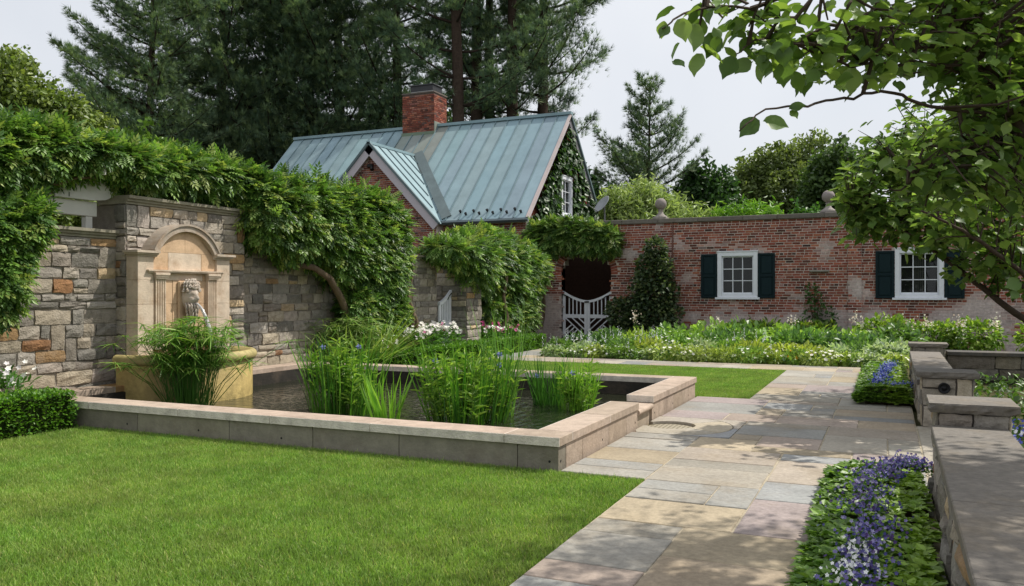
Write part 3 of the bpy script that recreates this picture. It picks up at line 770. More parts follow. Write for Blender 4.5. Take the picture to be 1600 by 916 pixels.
# mask of a bearded head
mk = MB(); hc = np.array([FX+.02, FC+.02, 1.40])
nu, nv = 26, 20; V = []; F = []
for j in range(nv+1):
    ph = math.pi*(j/nv-.5)
    for i in range(nu+1):
        th = math.pi*(i/nu-.5)*1.12
        y, z, x = math.sin(th)*math.cos(ph), math.sin(ph), math.cos(th)*math.cos(ph)
        px, py, pz = .115*x, .105*y, .165*z
        g = lambda cy, cz, sy_, sz_: math.exp(-((py-cy)/sy_)**2-((pz-cz)/sz_)**2)
        px += .055*g(0, -.015, .017, .045)+.028*g(0, -.04, .028, .015)          # nose
        px += .028*(g(-.045, .04, .03, .014)+g(.045, .04, .03, .014))             # brows
        px -= .034*(g(-.045, .012, .02, .014)+g(.045, .012, .02, .014))           # eye sockets
        px += .012*(g(-.045, .01, .01, .008)+g(.045, .01, .01, .008))
        px += .024*(g(-.055, -.035, .024, .022)+g(.055, -.035, .024, .022))       # cheeks
        px -= .04*g(0, -.088, .03, .013); px += .018*g(0, -.068, .05, .008)+.016*g(0, -.108, .028, .009)
        V.append((px, py, pz))
for j in range(nv):
    for i in range(nu): F.append((j*(nu+1)+i, j*(nu+1)+i+1, (j+1)*(nu+1)+i+1, (j+1)*(nu+1)+i))
SC = lin('#b7aca0')
mk.add(np.array(V)*1.12+hc, F, SC)
def curl(c, r, tilt):
    pts = [np.array(c)+np.array([.012*k/10, r*(1-k/16)*math.cos(k*.75+tilt), r*(1-k/16)*math.sin(k*.75+tilt)]) for k in range(12)]
    mk.tube(pts, np.linspace(.016, .007, 12), SC*random.uniform(.85, 1.1), 6)
rr = random.Random(5)
for row, (z, R_, n) in enumerate(((.135, .115, 9), (.18, .105, 8), (.215, .075, 6), (.09, .13, 8))):
    for k in range(n):
        th = (k/(n-1)-.5)*2.5
        if row == 3 and abs(th) < .85: continue
        curl(hc+np.array([R_*math.cos(th)*1.0, R_*math.sin(th)*1.12, z]), rr.uniform(.022, .03), rr.uniform(0, 6))
for row, (z, R_, n) in enumerate(((-.14, .115, 8), (-.19, .105, 7), (-.24, .09, 6), (-.285, .065, 4))):
    for k in range(n):
        th = (k/(n-1)-.5)*2.3
        p = hc+np.array([R_*math.cos(th), R_*math.sin(th), z])
        mk.tube([p+[-.01, 0, .05], p+[.012, 0, .015], p+[.015, .012*math.sin(k*2.1), -.03], p+[-.005, .02*math.sin(k*2.1+1), -.06]], [.013, .018, .015, .005], SC*rr.uniform(.8, 1.05), 6)
mk.build('bearded_mask', M['lime'], fo, smooth=True)
bk = MB(); bk.box((FX-.034, FC-.15, 1.06), (FX+.01, FC+.19, 1.62), LC*.8, .02); bk.build('mask_block', M['lime'], fo)
jt = MB(); p0 = hc+np.array([.13, 0, -.095]); tt = np.linspace(0, .38, 10)
jt.tube([p0+np.array([.95*t, .03*t, -.15*t-4.9*t*t]) for t in tt], np.linspace(.014, .035, 10), (.9, .9, .9), 8)
jt.build('water_jet', M['jet'], fo, smooth=True)

# ------------------------------------------------------------------ pergola over the left wall
pg = thing('pergola', 'white painted timber pergola with curved beam end above the left stone wall', 'pergola')
PC = lin('#c9c8c2')
MB().add(*box_vf((-9.46, 4.0, 2.44), (-9.36, 7.66, 2.63), .006), PC).build('beam', M['paint'], pg)
rb = MB(); prism(rb, [(4.0, 2.78), (4.0, 2.64), (7.55, 2.64), (7.72, 2.66), (7.88, 2.73), (7.98, 2.82), (8.08, 2.86), (8.08, 2.93), (4.0, 2.93)], 'x', -9.4, -9.28, PC)
rb.build('rafter', M['paint'], pg)
MB().add(*box_vf((-9.45, 7.5, 2.274), (-9.37, 7.6, 2.438), .004), PC).build('post', M['paint'], pg)
MB().add(*box_vf((-11.2, 7.35, 0), (-11.06, 7.5, 2.5), .004), PC).build('post', M['paint'], pg)
MB().add(*box_vf((-11.2, 4.0, 2.5), (-11.06, 8.0, 2.66), .004), PC).build('beam', M['paint'], pg)
for y in (4.3, 5.1, 5.9, 6.7, 7.4): MB().add(*box_vf((-11.6, y, 2.935), (-8.95, y+.06, 3.05), .004), PC).build('rafter', M['paint'], pg)

# ------------------------------------------------------------------ brick wall with arch and windows
YB = 23.84; HB = 3.48; XB0, XB1 = -10.2, 4.6
AX0, AX1, AZ = -9.06, -7.47, 2.0; AC, AR = (AX0+AX1)/2, (AX1-AX0)/2
WINS = [(-4.34, -3.24, 1.27, 2.6), (.21, 1.35, 1.27, 2.6)]
bw = thing('brick_garden_wall', 'weathered red brick garden wall with shuttered windows and stone coping', 'wall')
mcol = lin('#c6bbb3')*.95
mo = MB(); yb0, yb1 = YB+.001, YB+.36
def mbox(x0, x1, z0, z1): mo.box((x0, yb0, z0), (x1, yb1, z1), mcol)
mbox(XB0, AX0, -.1, HB); mbox(AX1, WINS[0][0]+.06, -.1, HB)
for k in range(14):
    a, b = AX0+(AX1-AX0)*k/14, AX0+(AX1-AX0)*(k+1)/14; xm = (a+b)/2; mbox(a, b, AZ+math.sqrt(max(AR**2-(xm-AC)**2, 0)), HB)
for i, (x0, x1, z0, z1) in enumerate(WINS):
    mbox(x0+.06, x1-.06, -.1, z0+.06); mbox(x0+.06, x1-.06, z1-.06, HB); mbox(x1-.06, WINS[1][0]+.06 if i == 0 else XB1, -.1, HB)
mo.build('mortar_core', M['mortar'], bw)
def hole(a0, a1, b0, b1):
    xm, zm = XB0+(a0+a1)/2, (b0+b1)/2
    if AX0 < xm < AX1 and zm < AZ: return True
    if (xm-AC)**2+(zm-AZ)**2 < (AR+.2)**2 and zm > AZ: return True
    return any(x0-.0 < xm < x1 and z0 < zm < z1 for x0, x1, z0, z1 in WINS)
def whiten(p):
    n = mnoise.noise(Vector((p[0]*.8+4, 3.1, p[2]*1.3)))+.5*mnoise.noise(Vector((p[0]*2.1, 7, p[2]*2.4)))
    low = 1-min(1, max(0, (p[2]-.85)/.75)); mid = math.exp(-((p[2]-2.6)/.5)**2)*.35
    return max(0, min(1, (low*1.1+mid)+n*1.5-.32))
# the bricks that show largest, between and around the windows, are single parts
rank = lambda c: abs(c[0]+1.2)*1.0+abs(c[2]-2.0)*1.3
brickwork([(brick_layout(XB1-XB0, HB, hole, off=1), (XB0, YB+.004, 0), ex, ez, -ey)], bw, 300, rank, whiten)
vo = MB()
for k in range(34):
    a = math.pi*(k+.5)/34; c, s = math.cos(a), math.sin(a); r0, r1 = AR+.004, AR+.205
    h = (r0*math.pi/34-.008)/2; e = np.array([c, 0, s]); t = np.array([-s, 0, c]); V = []
    for y in (YB-.008, YB+.1):
        for r, w in ((r0, h), (r1, h*1.2)): V += [np.array([AC, y, AZ])+e*r-t*w, np.array([AC, y, AZ])+e*r+t*w]
    MB().add(V, [(0, 1, 3, 2), (4, 6, 7, 5), (0, 4, 5, 1), (2, 3, 7, 6), (0, 2, 6, 4), (1, 5, 7, 3)], BRICKS[k % 8]*random.uniform(.85, 1.1)).build('arch_brick', M['brick'], bw)
rv = MB()                                                           # arch reveal
rv.box((AX0-.05, YB+.02, -.05), (AX0+.0, YB+.37, AZ+.2), BRICKS[2]); rv.box((AX1, YB+.02, -.05), (AX1+.05, YB+.37, AZ+.2), BRICKS[2]); rv.build('arch_reveal', M['brick'], bw)
x = XB0
while x < XB1:
    l = random.uniform(.9, 1.3); MB().add(*box_vf((x+.002, YB-.07, HB), (min(x+l, XB1)-.002, YB+.45, HB+.13+random.uniform(-.004, .004)), .012), lin('#6d6862')*random.uniform(.85, 1.1)).build('coping_stone', M['cut'], bw); x += l
for xx in (-5.62, -2.3, -.75, 2.45):                                 # shallow wall piers
    o_ = .055; hp = HB-.001
    if xx == -.75:
        MB().box((xx-.165, YB-o_+.004, 0), (xx+.165, YB-.012, hp), mcol).build('pier_core', M['mortar'], bw); brickwork([(brick_layout(.34, hp, bl=.226), (xx-.17, YB-o_+.008, 0), ex, ez, -ey)], bw, 0, None, whiten)
MB().add(*box_vf((-5.64, YB-.035, 1.0), (-5.60, YB-.008, HB), .004), lin('#6d4a40')).build('conduit', M['plain'], bw)
MB().add(*box_vf((-1.88, YB-.14, 2.02), (-1.38, YB-.01, 2.07), .008), lin('#8b867f')).build('stone_bracket', M['cut'], bw)
# covered passage behind the arch
pas = thing('passage_walls', 'shadowed brick passage walls behind the arched gate', 'wall')
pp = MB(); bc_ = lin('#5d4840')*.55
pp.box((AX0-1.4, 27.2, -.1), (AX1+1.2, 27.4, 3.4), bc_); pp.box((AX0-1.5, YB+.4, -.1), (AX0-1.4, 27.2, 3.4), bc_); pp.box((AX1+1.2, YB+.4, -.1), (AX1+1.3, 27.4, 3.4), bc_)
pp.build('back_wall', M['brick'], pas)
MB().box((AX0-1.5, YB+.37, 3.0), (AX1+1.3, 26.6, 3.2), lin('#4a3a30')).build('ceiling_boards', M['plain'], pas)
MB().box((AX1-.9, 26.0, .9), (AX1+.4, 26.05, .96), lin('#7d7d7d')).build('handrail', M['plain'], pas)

WH = lin('#dcdfe6'); SHC = lin('#16262a')
def window(parent, org, ea, en, w, h, cols=3, rows=3, sill=True, curtain=False, deep=.28):
    """sash window in local (a, z, out) coordinates"""
    org, ea, en = map(np.asarray, (org, ea, en)); eb = np.array([0, 0, 1.])
    def bx(mb, a0, a1, b0, b1, n0, n1, c, bev=.004):
        V, F = box_vf((a0, b0, n0), (a1, b1, n1), bev); mb.add(place(V, org, ea, eb, en), F, c)
    f = MB(); t = .115
    bx(f, 0, t, .06, h, -.08, .05, WH); bx(f, w-t, w, .06, h, -.08, .05, WH); bx(f, t+.001, w-t-.001, h-t, h-.001, -.08, .048, WH); bx(f, t+.001, w-t-.001, .06, .06+t*.7, -.08, .046, WH)
    bx(f, -.015, w+.015, h+.001, h+.03, -.02, .065, WH)
    s = .035
    bx(f, t+.001, t+s, .06+t*.7+.001, h-t-.001, -.09, -.005, WH); bx(f, w-t-s, w-t-.001, .06+t*.7+.001, h-t-.001, -.09, -.005, WH)
    bx(f, t+s+.001, w-t-s-.001, h-t-s, h-t-.001, -.09, -.007, WH); bx(f, t+s+.001, w-t-s-.001, .06+t*.7+.001, .06+t*.7+s+.02, -.09, -.007, WH)
    fr = f.build('window', M['paint'], parent)
    if sill:
        sb = MB(); bx(sb, -.06, w+.06, 0, .058, -.05, .1, WH, .006); sb.build('sill', M['paint'], fr)
    a0, a1, b0, b1 = t+s, w-t-s, .06+t*.7+s+.02, h-t-s
    for i in range(1, cols):
        q = MB(); m_ = a0+(a1-a0)*i/cols; bx(q, m_-.011, m_+.011, b0, b1, -.07, -.02, WH, .003); q.build('muntin', M['paint'], fr)
    for j in range(1, rows):
        q = MB(); m_ = b0+(b1-b0)*j/rows; bx(q, a0, a1, m_-.011, m_+.011, -.069, -.021, WH, .003); q.build('muntin', M['paint'], fr)
    for i in range(cols):
        for j in range(rows):
            q = MB(); A0, A1 = a0+(a1-a0)*i/cols+.011, a0+(a1-a0)*(i+1)/cols-.011; B0_, B1_ = b0+(b1-b0)*j/rows+.011, b0+(b1-b0)*(j+1)/rows-.011
            tl = random.uniform(-.003, .003)
            V = np.array([(A0, B0_, -.045+tl), (A1, B0_, -.045), (A1, B1_, -.045-tl), (A0, B1_, -.045)])
            q.add(place(V, org, ea, eb, en), [(0, 1, 2, 3)]); q.build('pane', M['glass'], fr)
    rm = MB(); bx(rm, t-.02, w-t+.02, .1, h-t+.02, -deep-.02, -deep, lin('#1b1a19'), 0)  # flat panel behind the glass, the unlit room's darkness put into its colour
    rm.build('dark_room_panel', M['plain'], fr)
    cu = MB()
    for k in range(5) if curtain else ():
        ca = a0+(a1-a0)*(.34+.06*k); bx(cu, ca, ca+.035, b0, b1, -.2-.012*(k % 2), -.18, lin('#4a4844'), 0)
    if curtain: stuff(cu.build('curtain', M['plain'], fr))
    return fr
def shutter(parent, x0, x1, z0, z1, y):
    w, h = x1-x0, z1-z0; s = MB()
    s.box((x0, y-.045, z0), (x1, y-.012, z1), SHC); o = s.build('shutter', M['shutter'], parent)
    f = MB(); e = .055
    for lo, hi in (((x0, z0), (x0+e, z1)), ((x1-e, z0), (x1, z1)), ((x0+e+.001, z1-e), (x1-e-.001, z1)), ((x0+e+.001, z0), (x1-e-.001, z0+e)), ((x0+e+.001, z0+h*.5-e*.6), (x1-e-.001, z0+h*.5+e*.6))):
        f.add(*box_vf((lo[0], y-.066, lo[1]), (hi[0], y-.0455, hi[1]), .004), SHC)
    f.build('shutter_rails', M['shutter'], o)
    for a, b in ((z0+e, z0+h*.5-e*.6), (z0+h*.5+e*.6, z1-e)):
        MB().add(*box_vf((x0+e+.03, y-.06, a+.03), (x1-e-.03, y-.0455, b-.03), .01), SHC*1.1).build('raised_panel', M['shutter'], o)
for i, (x0, x1, z0, z1) in enumerate(WINS):
    window(bw, (x0, YB, z0), ex, -ey, x1-x0, z1-z0, curtain=i == 1)
    shutter(bw, x0-.46, x0-.012, z0+.04, z1-.05, YB); shutter(bw, x1+.012, x1+.46, z0+.04, z1-.05, YB)

def finial(x, y, label, ball=True):
    f = thing('ball_finial', label, 'finial', (x, y, HB+.135), 'stone finials on the brick wall coping')
    b = MB(); b.add(*box_vf((-.2, -.2, 0), (.2, .2, .05), .006), lin('#8d8782')); b.build('plinth', M['cut'], f)
    V, F = lathe_vf([(.19, .051), (.185, .075), (.13, .11), (.085, .15), (.07, .2), (.06, .24), (.085, .262), (.06, .28)], 20); MB().add(V, F, lin('#948d88')).build('pedestal', M['cut'], f, smooth=True)
    V, F = lathe_vf([(.168*math.sin(a)+.0005, .445-.168*math.cos(a)) for a in np.linspace(0, math.pi, 15)], 24); MB().add(V, F, lin('#8a827f')).build('ball', M['cut'], f, smooth=True)
finial(-6.02, YB+.19, 'grey stone ball finial on brick wall above the columnar evergreen')
finial(-1.42, YB+.19, 'stone finial on brick wall partly hidden by tree leaves')
# satellite dish
sdh = thing('satellite_dish', 'grey satellite dish behind the brick wall beside the ivy gable', 'satellite dish', (-8.05, 24.6, 3.2))
V, F = lathe_vf([(.001, 0), (.1, .008), (.2, .035), (.3, .08), (.31, .09), (.3, .095), (.2, .05), (.1, .022), (.001, .014)], 28)
th = math.radians(55); Rm = np.array([[1, 0, 0], [0, math.cos(th), -math.sin(th)], [0, math.sin(th), math.cos(th)]]); ph = math.radians(-40); Rz = np.array([[math.cos(ph), -math.sin(ph), 0], [math.sin(ph), math.cos(ph), 0], [0, 0, 1]])
MB().add(V@(Rz@Rm).T+[.1, 0, .95], F, lin('#8f9296')).build('reflector', M['plain'], sdh, smooth=True)
MB().tube([(.1, .1, 0), (.1, .1, .7), (.1, .05, .95)], .025, lin('#6f7173')).build('mast', M['metal'], sdh)
arm = (Rz@Rm)@np.array([0, -.25, .35])
MB().tube([np.array([.1, 0, .95])+(Rz@Rm)@np.array([0, -.28, .07]), np.array([.1, 0, .95])+arm*1.3], .012, lin('#55585a')).build('feed_arm', M['metal'], sdh)
MB().add(*box_vf(np.array([.06, -.05, .9])+arm*1.3, np.array([.14, .03, .98])+arm*1.3, .01), lin('#3c3d3e')).build('receiver', M['plain'], sdh)

# gates
def gate_leaf(parent, org, ea, W_, H0, H1, mirror, lean=0):
    """swept-top leaf; H0 height at the hinge, H1 at the meeting stile"""
    org, ea = np.asarray(org, float), np.asarray(ea, float); en = np.array([ea[1], -ea[0], 0]); eb = np.array([0, 0, 1.])
    mp = lambda V: place(np.asarray(V, float), org, ea, eb, en)
    def bx(mb, a0, a1, b0, b1, n=.022):
        V, F = box_vf((a0, b0, -n), (a1, b1, n), .003); mb.add(mp(V), F, WH)
    top = lambda a: H1+(H0-H1)*(1-a/W_)**1.7
    f = MB(); bx(f, 0, .085, 0, H0-.07); bx(f, W_-.085, W_, 0, H1-.055)
    bx(f, .086, W_-.086, .04, .12, .02); bx(f, .086, W_-.086, .66, .77, .02)
    n = 12; aa = np.linspace(-.02, W_, n); V = []
    for s in (-.03, .03):
        for a in aa: V += [(a, top(max(a, 0))-.075, s), (a, top(max(a, 0)), s)]
    F = []
    for i in range(n-1):
        F += [(2*i, 2*i+2, 2*i+3, 2*i+1), (2*n+2*i, 2*n+2*i+1, 2*n+2*i+3, 2*n+2*i+2), (2*i+1, 2*i+3, 2*n+2*i+3, 2*n+2*i+1), (2*i, 2*n+2*i, 2*n+2*i+2, 2*i+2)]
    F += [(0, 1, 2*n+1, 2*n), (2*n-2, 4*n-2, 4*n-1, 2*n-1)]; f.add(mp(V), F, WH)
    lf = f.build('gate_leaf', M['paint'], parent)
    k = 4 if W_ > .6 else 4
    for i in range(k):
        a = .085+(W_-.17)*(i+1)/(k+1); q = MB(); bx(q, a-.016, a+.016, .771, top(a)-.07, .012); q.build('slat', M['paint'], lf)
    a0, a1, b0, b1 = .087, W_-.087, .121, .659; wd, hg = a1-a0, b1-b0
    def bar(p, q):
        p, q = [(a0+(1-x if mirror else x)*wd, b0+y*hg) for x, y in (p, q)]; p, q = np.array(p), np.array(q); d = (q-p)/np.linalg.norm(q-p); nn = np.array([-d[1], d[0]])*.016
        V = [(*(c_+s), n_) for n_ in (-.012, .012) for c_, s in ((p, -nn), (q, -nn), (q, nn), (p, nn))]
        m_ = MB(); m_.add(mp(V), [(0, 3, 2, 1), (4, 5, 6, 7), (0, 1, 5, 4), (1, 2, 6, 5), (2, 3, 7, 6), (3, 0, 4, 7)], WH); m_.build('lattice_bar', M['paint'], lf)
    bar((0, 1), (1, 0)); bar((.36, 1), (1, .36)); bar((.7, 1), (1, .7))
    for y in (.28, .62): bar((0, y-.28 if y < .3 else y-.30), ((1-(y-.28))/2 if y < .3 else .36, .5+((y-.28)/2) if y < .3 else .64))
    bar((.3, 0), (.63, .34)); bar((.62, 0), (.81, .18))
    return lf, mp
ag = thing('arched_gate', 'white double garden gate with swept top in the brick arch', 'gate')
gW = (AX1-AX0)/2-.012
l1, mp1 = gate_leaf(ag, (AX0+.008, YB+.12, .03), ex, gW, 1.5, 1.2, False)
l2, mp2 = gate_leaf(ag, (AX1-.008, YB+.12, .03), -ex, gW, 1.5, 1.2, False)
for s, (x0, xd) in enumerate(((AX0+.02, 1), (AX1-.02, -1))):
    MB().tube([(x0, YB+.075, 1.4), (x0+xd*.16, YB+.075, 1.35), (x0+xd*.3, YB+.075, 1.26)], .014, (.012, .012, .012)).build('strap_hinge', M['metal'], ag)
    MB().tube([(x0, YB+.075, .08), (x0+xd*.22, YB+.075, .08)], .014, (.012, .012, .012)).build('strap_hinge', M['metal'], ag)
MB().box((AC-.07, YB+.06, 1.16), (AC+.07, YB+.095, 1.2), (.012, .012, .012)).build('latch', M['metal'], ag)
sg = thing('side_gate', 'narrow white swept-top gate between stone wall end and stone pier', 'gate')
l3, _ = gate_leaf(sg, (-9.2, 17.0, .03), -ey, .56, 1.5, 1.22, False)
MB().tube([(-9.17, 16.99, 1.45), (-9.17, 16.88, 1.38), (-9.17, 16.8, 1.3)], .014, (.012, .012, .012)).build('strap_hinge', M['metal'], sg)

# ------------------------------------------------------------------ cottage
hs = thing('brick_cottage', 'red brick cottage with blue-green copper standing-seam roof and chimney', 'cottage')
HX0, HX1, EY, EZ, RY, RZ = -22.5, -10.24, 24.0, 3.82, 27.97, 7.85
body = MB(); bcol = lin('#cdc2ba')
body.box((HX0+.2, EY+.32, -.1), (HX1-.2, 31.6, 3.78), bcol); prism(body, [(EY+.35, 3.781), (31.6, 3.781), (RY, RZ-.3)], 'x', HX0+.2, HX1-.2, lin('#7a4538'))
prism(body, [(-18.55, -.1), (-13.45, -.1), (-13.45, 3.75), (-16, 6.28), (-18.55, 3.75)], 'y', 23.96, 24.4, bcol)
body.build('wall', M['mortar'], hs)
gx = lambda a0, a1, b0, b1: (b0+b1)/2 > 6.15-abs(-18.5+(a0+a1)/2+16)+.0 or (b1 < 1.9)
brickwork([(brick_layout(5.0, 6.3, gx), (-18.5, 23.955, 0), ex, ez, -ey),
           (brick_layout(3.0, 3.75, lambda a0, a1, b0, b1: b1 < 2.2), (-13.44, 24.315, 0), ex, ez, -ey)], hs, 300, lambda c: abs(c[0]+15)+abs(c[2]-5)*.8+(3 if c[1] > 24.2 else 0), lambda p: .18)
se = np.array([0, RY-EY, RZ-EZ]); SL = np.linalg.norm(se); se /= SL; sn = np.array([0, -se[2], se[1]])
CPR = lin('#7f979e')
def roof_piece(name, org, ea, eb, en, a0, a1, b0, b1, n0, n1, c, mat='copper', bev=0):
    V, F = box_vf((a0, b0, n0), (a1, b1, n1), bev); return MB().add(place(V, org, ea, eb, en), F, c).build(name, M[mat], hs)
npan = 25; xs = np.linspace(HX0, HX1, npan+1)
for k in range(npan):
    stn = 1.0 if not (-17.2 < xs[k] < -15.4) else .9
    c = CPR*random.uniform(.84, 1.1)*stn*np.array([random.uniform(.94, 1.08), 1, random.uniform(.96, 1.06)])
    if stn < 1: c = c*.6+lin('#8d8060')*.4
    roof_piece('roof_panel', (0, EY, EZ), ex, se, sn, xs[k], xs[k+1], 0, SL, -.04, 0, c)
    if k: roof_piece('seam', (0, EY, EZ), ex, se, sn, xs[k]-.014, xs[k]+.014, .01, SL-.02, .001, .036, CPR*.72)
roof_piece('back_roof', (0, RY+(RY-EY), EZ), ex, se*[1, -1, 1], sn*[1, -1, 1], HX0, HX1, 0, SL, -.04, 0, CPR)
for a, b in zip(np.linspace(HX0-.02, HX1+.02, 6)[:-1], np.linspace(HX0-.02, HX1+.02, 6)[1:]):
    if a < -16.4 < b: 
        for p, q in ((a, -17.1), (-15.66, b)): roof_piece('ridge_cap', (0, RY, RZ), ex, ey, ez, p, q, -.11, .11, -.03, .075, CPR*1.05)
    else: roof_piece('ridge_cap', (0, RY, RZ), ex, ey, ez, a+.002, b-.002, -.11, .11, -.03, .075, CPR*1.05)
roof_piece('gutter', (0, EY, EZ), ex, se, sn, -13.3, HX1, -.1, -.002, -.09, .01, lin('#4d5a60'))
for s in range(10):                                                  # snow guards
    X_ = -12.75+s*.245; V, F = tube_vf([np.array([X_, EY, EZ])+se*(.25 if s % 2 else .38)+sn*.0, np.array([X_, EY, EZ])+se*(.25 if s % 2 else .38)+sn*.09], [.03, .05], 6)
    MB().add(V, F, (.012, .012, .012)).build('snow_guard', M['metal'], hs)
# right gable trim, gable window, back rake
for sgn, nm in ((1, 'rake_board'), (-1, 'rake_board')):
    eb_ = se*[1, sgn, 1]; n_ = sn*[1, sgn, 1]; org = (HX1-.17, EY if sgn > 0 else 2*RY-EY, EZ)
    roof_piece(nm, org, ex, eb_, n_, 0, .1, 0, SL-.02, -.22, -.042, lin('#b9b3bb'), 'paint')
    roof_piece('verge', org, ex, eb_, n_, .1, .18, 0, SL, -.05, .03, lin('#b5a8a6') if sgn > 0 else CPR*.5)
window(hs, (HX1-.085, 27.1, 4.1), ey, ex, 1.1, 1.45, 2, 3, True, deep=.095)
# front gable roof
GX, GZ, GY = -16.0, 6.55, 23.74; GE = 3.72; run = 2.72
for s in (1, -1):
    e = np.array([s*run, 0, GE-GZ]); L2 = np.linalg.norm(e); e /= L2; n_ = np.array([-e[2]*s, 0, e[0]*s]); n_ = np.array([abs(e[2])*s, 0, abs(e[0])])
    for k in range(6):
        y0 = GY+k*.52; y1 = min(y0+.52, 26.8); yl = lambda y: min(L2, L2)
        roof_piece('roof_panel', (GX, 0, GZ), ey, e, n_, y0, y1, 0, L2, -.04, 0, CPR*random.uniform(1.0, 1.15))
        if k: roof_piece('seam', (GX, 0, GZ), ey, e, n_, y0-.014, y0+.014, .02, max(.2, L2-(y0-GY)*1.28-.12), .001, .036, CPR*.55)
    roof_piece('rake_board', (GX, 0, GZ), ey, e, n_, GY+.02, GY+.07, .0 if s > 0 else .0, L2-.02, -.30, -.041, lin('#b9b3bb'), 'paint')
    roof_piece('verge', (GX, 0, GZ), ey, e, n_, GY-.03, GY+.06, 0, L2, -.035, .04, CPR*.45)
roof_piece('ridge_cap', (GX, 0, GZ), ey, ex, ez, GY-.03, 26.75, -.07, .07, -.04, .05, CPR*1.1)
MB().add(*box_vf((GX-.17, GY+.022, GZ-.42), (GX+.17, GY+.066, GZ-.16), .004), lin('#b9b3bb')).build('rake_apex', M['paint'], hs)
# valley flashing along the meeting of the two roofs
va, vb_ = np.array([-13.32, 24.02, 3.86]), np.array([-16.0, 26.72, 6.6]); vd = (vb_-va); vl = np.linalg.norm(vd); vd /= vl; vw = np.cross(sn, vd); vw /= np.linalg.norm(vw); vw *= np.sign(vw[0])
V, F = box_vf((0, 0, -.02), (.34, vl, .02)); MB().add(place(V, va+sn*.01, vw, vd, sn), F, lin('#5d6a6c')).build('valley_flashing', M['copper'], hs)
lt = MB(); lt.add(*box_vf((-16.12, 23.8, 5.72), (-15.92, 23.94, 5.84), .02), (.02, .02, .02)); lt.tube([(-15.95, 23.86, 5.8), (-15.9, 23.78, 5.7), (-15.86, 23.74, 5.62)], [.04, .055, .07], (.02, .02, .02), 8); lt.build('floodlight', M['metal'], hs)
# chimney
CX0, CX1, CY0, CY1, CZ0, CZ1 = -17.08, -15.68, 27.65, 28.65, 7.2, 9.1
cc = MB(); cc.box((CX0+.012, CY0+.012, CZ0-.4), (CX1-.012, CY1-.012, CZ1-.005), lin('#7a6a62')*.7); ch = cc.build('chimney', M['mortar'], hs)
brickwork([(brick_layout(CX1-CX0, CZ1-CZ0-.42), (CX0, CY0+.004, CZ0+.42), ex, ez, -ey), (brick_layout(CY1-CY0, CZ1-CZ0-.2), (CX1-.004, CY0, CZ0+.2), ey, ez, ex)], ch, 300, None, lambda p: .12)
fl = MB(); fl.box((CX0-.03, CY0-.03, 7.05), (CX1+.03, CY0+.0, 7.62), lin('#6f7f6c')); fl.box((CX1, CY0+.0, 7.1), (CX1+.025, CY1, 8.0), lin('#7d8278')); fl.build('flashing', M['copper'], ch)
cp = MB(); cp.box((CX0-.02, CY0-.02, CZ1), (CX1+.02, CY1+.02, CZ1+.05), lin('#6a625c')); cp.build('chimney_crown', M['cut'], ch)
cg = MB(); g0, g1 = CX0+.3, CX1-.12; ya, yb_ = CY0+.12, CY1-.15
for (a, b, c, d) in ((g0, g1, ya, ya+.02), (g0, g1, yb_-.02, yb_), (g0, g0+.02, ya+.021, yb_-.021), (g1-.02, g1, ya+.021, yb_-.021)):
    cg.box((a, c, CZ1+.051), (b, d, CZ1+.11), lin('#8f8f8c')); cg.box((a, c, CZ1+.111), (b, d, CZ1+.33), lin('#3a3a3c'))
cg.box((g0-.05, ya-.05, CZ1+.331), (g1+.05, yb_+.05, CZ1+.365), lin('#4b4b4d')); cg.build('spark_guard', M['metal'], ch)

# ------------------------------------------------------------------ low stone walls on the right of the path
SLT = [lin('#6e6963'), lin('#66625d'), lin('#726c65'), lin('#5e5b58')]
def low_wall(label, y0, y1, ztop, pier_at=None, keep=60, slab=1.15, name='low_stone_wall'):
    t = thing(name, label, 'wall', (.25+.009*(y0-2.9), y0, 0)); t.rotation_euler = (0, 0, -.009)
    L = y1-y0; c = MB(); c.box((.045, 0, -.15), (.42, L, ztop-.062), lin('#77706a')*.6); c.build('mortar_core', M['mortar'], t)
    rubble([(rubble_rects(L, ztop-.065, seed=int(y0*10), hs=(.1, .22), ls=(.18, .5)), (.045, 0, 0), ey*-1, ez, -ex) if False else (rubble_rects(L, ztop-.065, seed=int(y0*10), hs=(.1, .22), ls=(.18, .5)), (.045, 0, 0), ey, ez, -ex),
            (rubble_rects(L, ztop-.065, seed=int(y0*10)+1, hs=(.1, .22), ls=(.18, .5)), (.42, 0, 0), ey, ez, ex)], t, keep, bulge=.045, mute=.95)
    y = 0
    while y < L-.01:
        l = min(slab*random.uniform(.85, 1.15), L-y); l = L-y if L-y-l < .35 else l
        MB().add(*box_vf((0, y+.003, ztop-.06), (.46, y+l-.003, ztop+random.uniform(-.002, .002)), .006), SLT[random.randrange(4)]*1.15).build('cap_slab', M['paver'], t); y += l
    return t
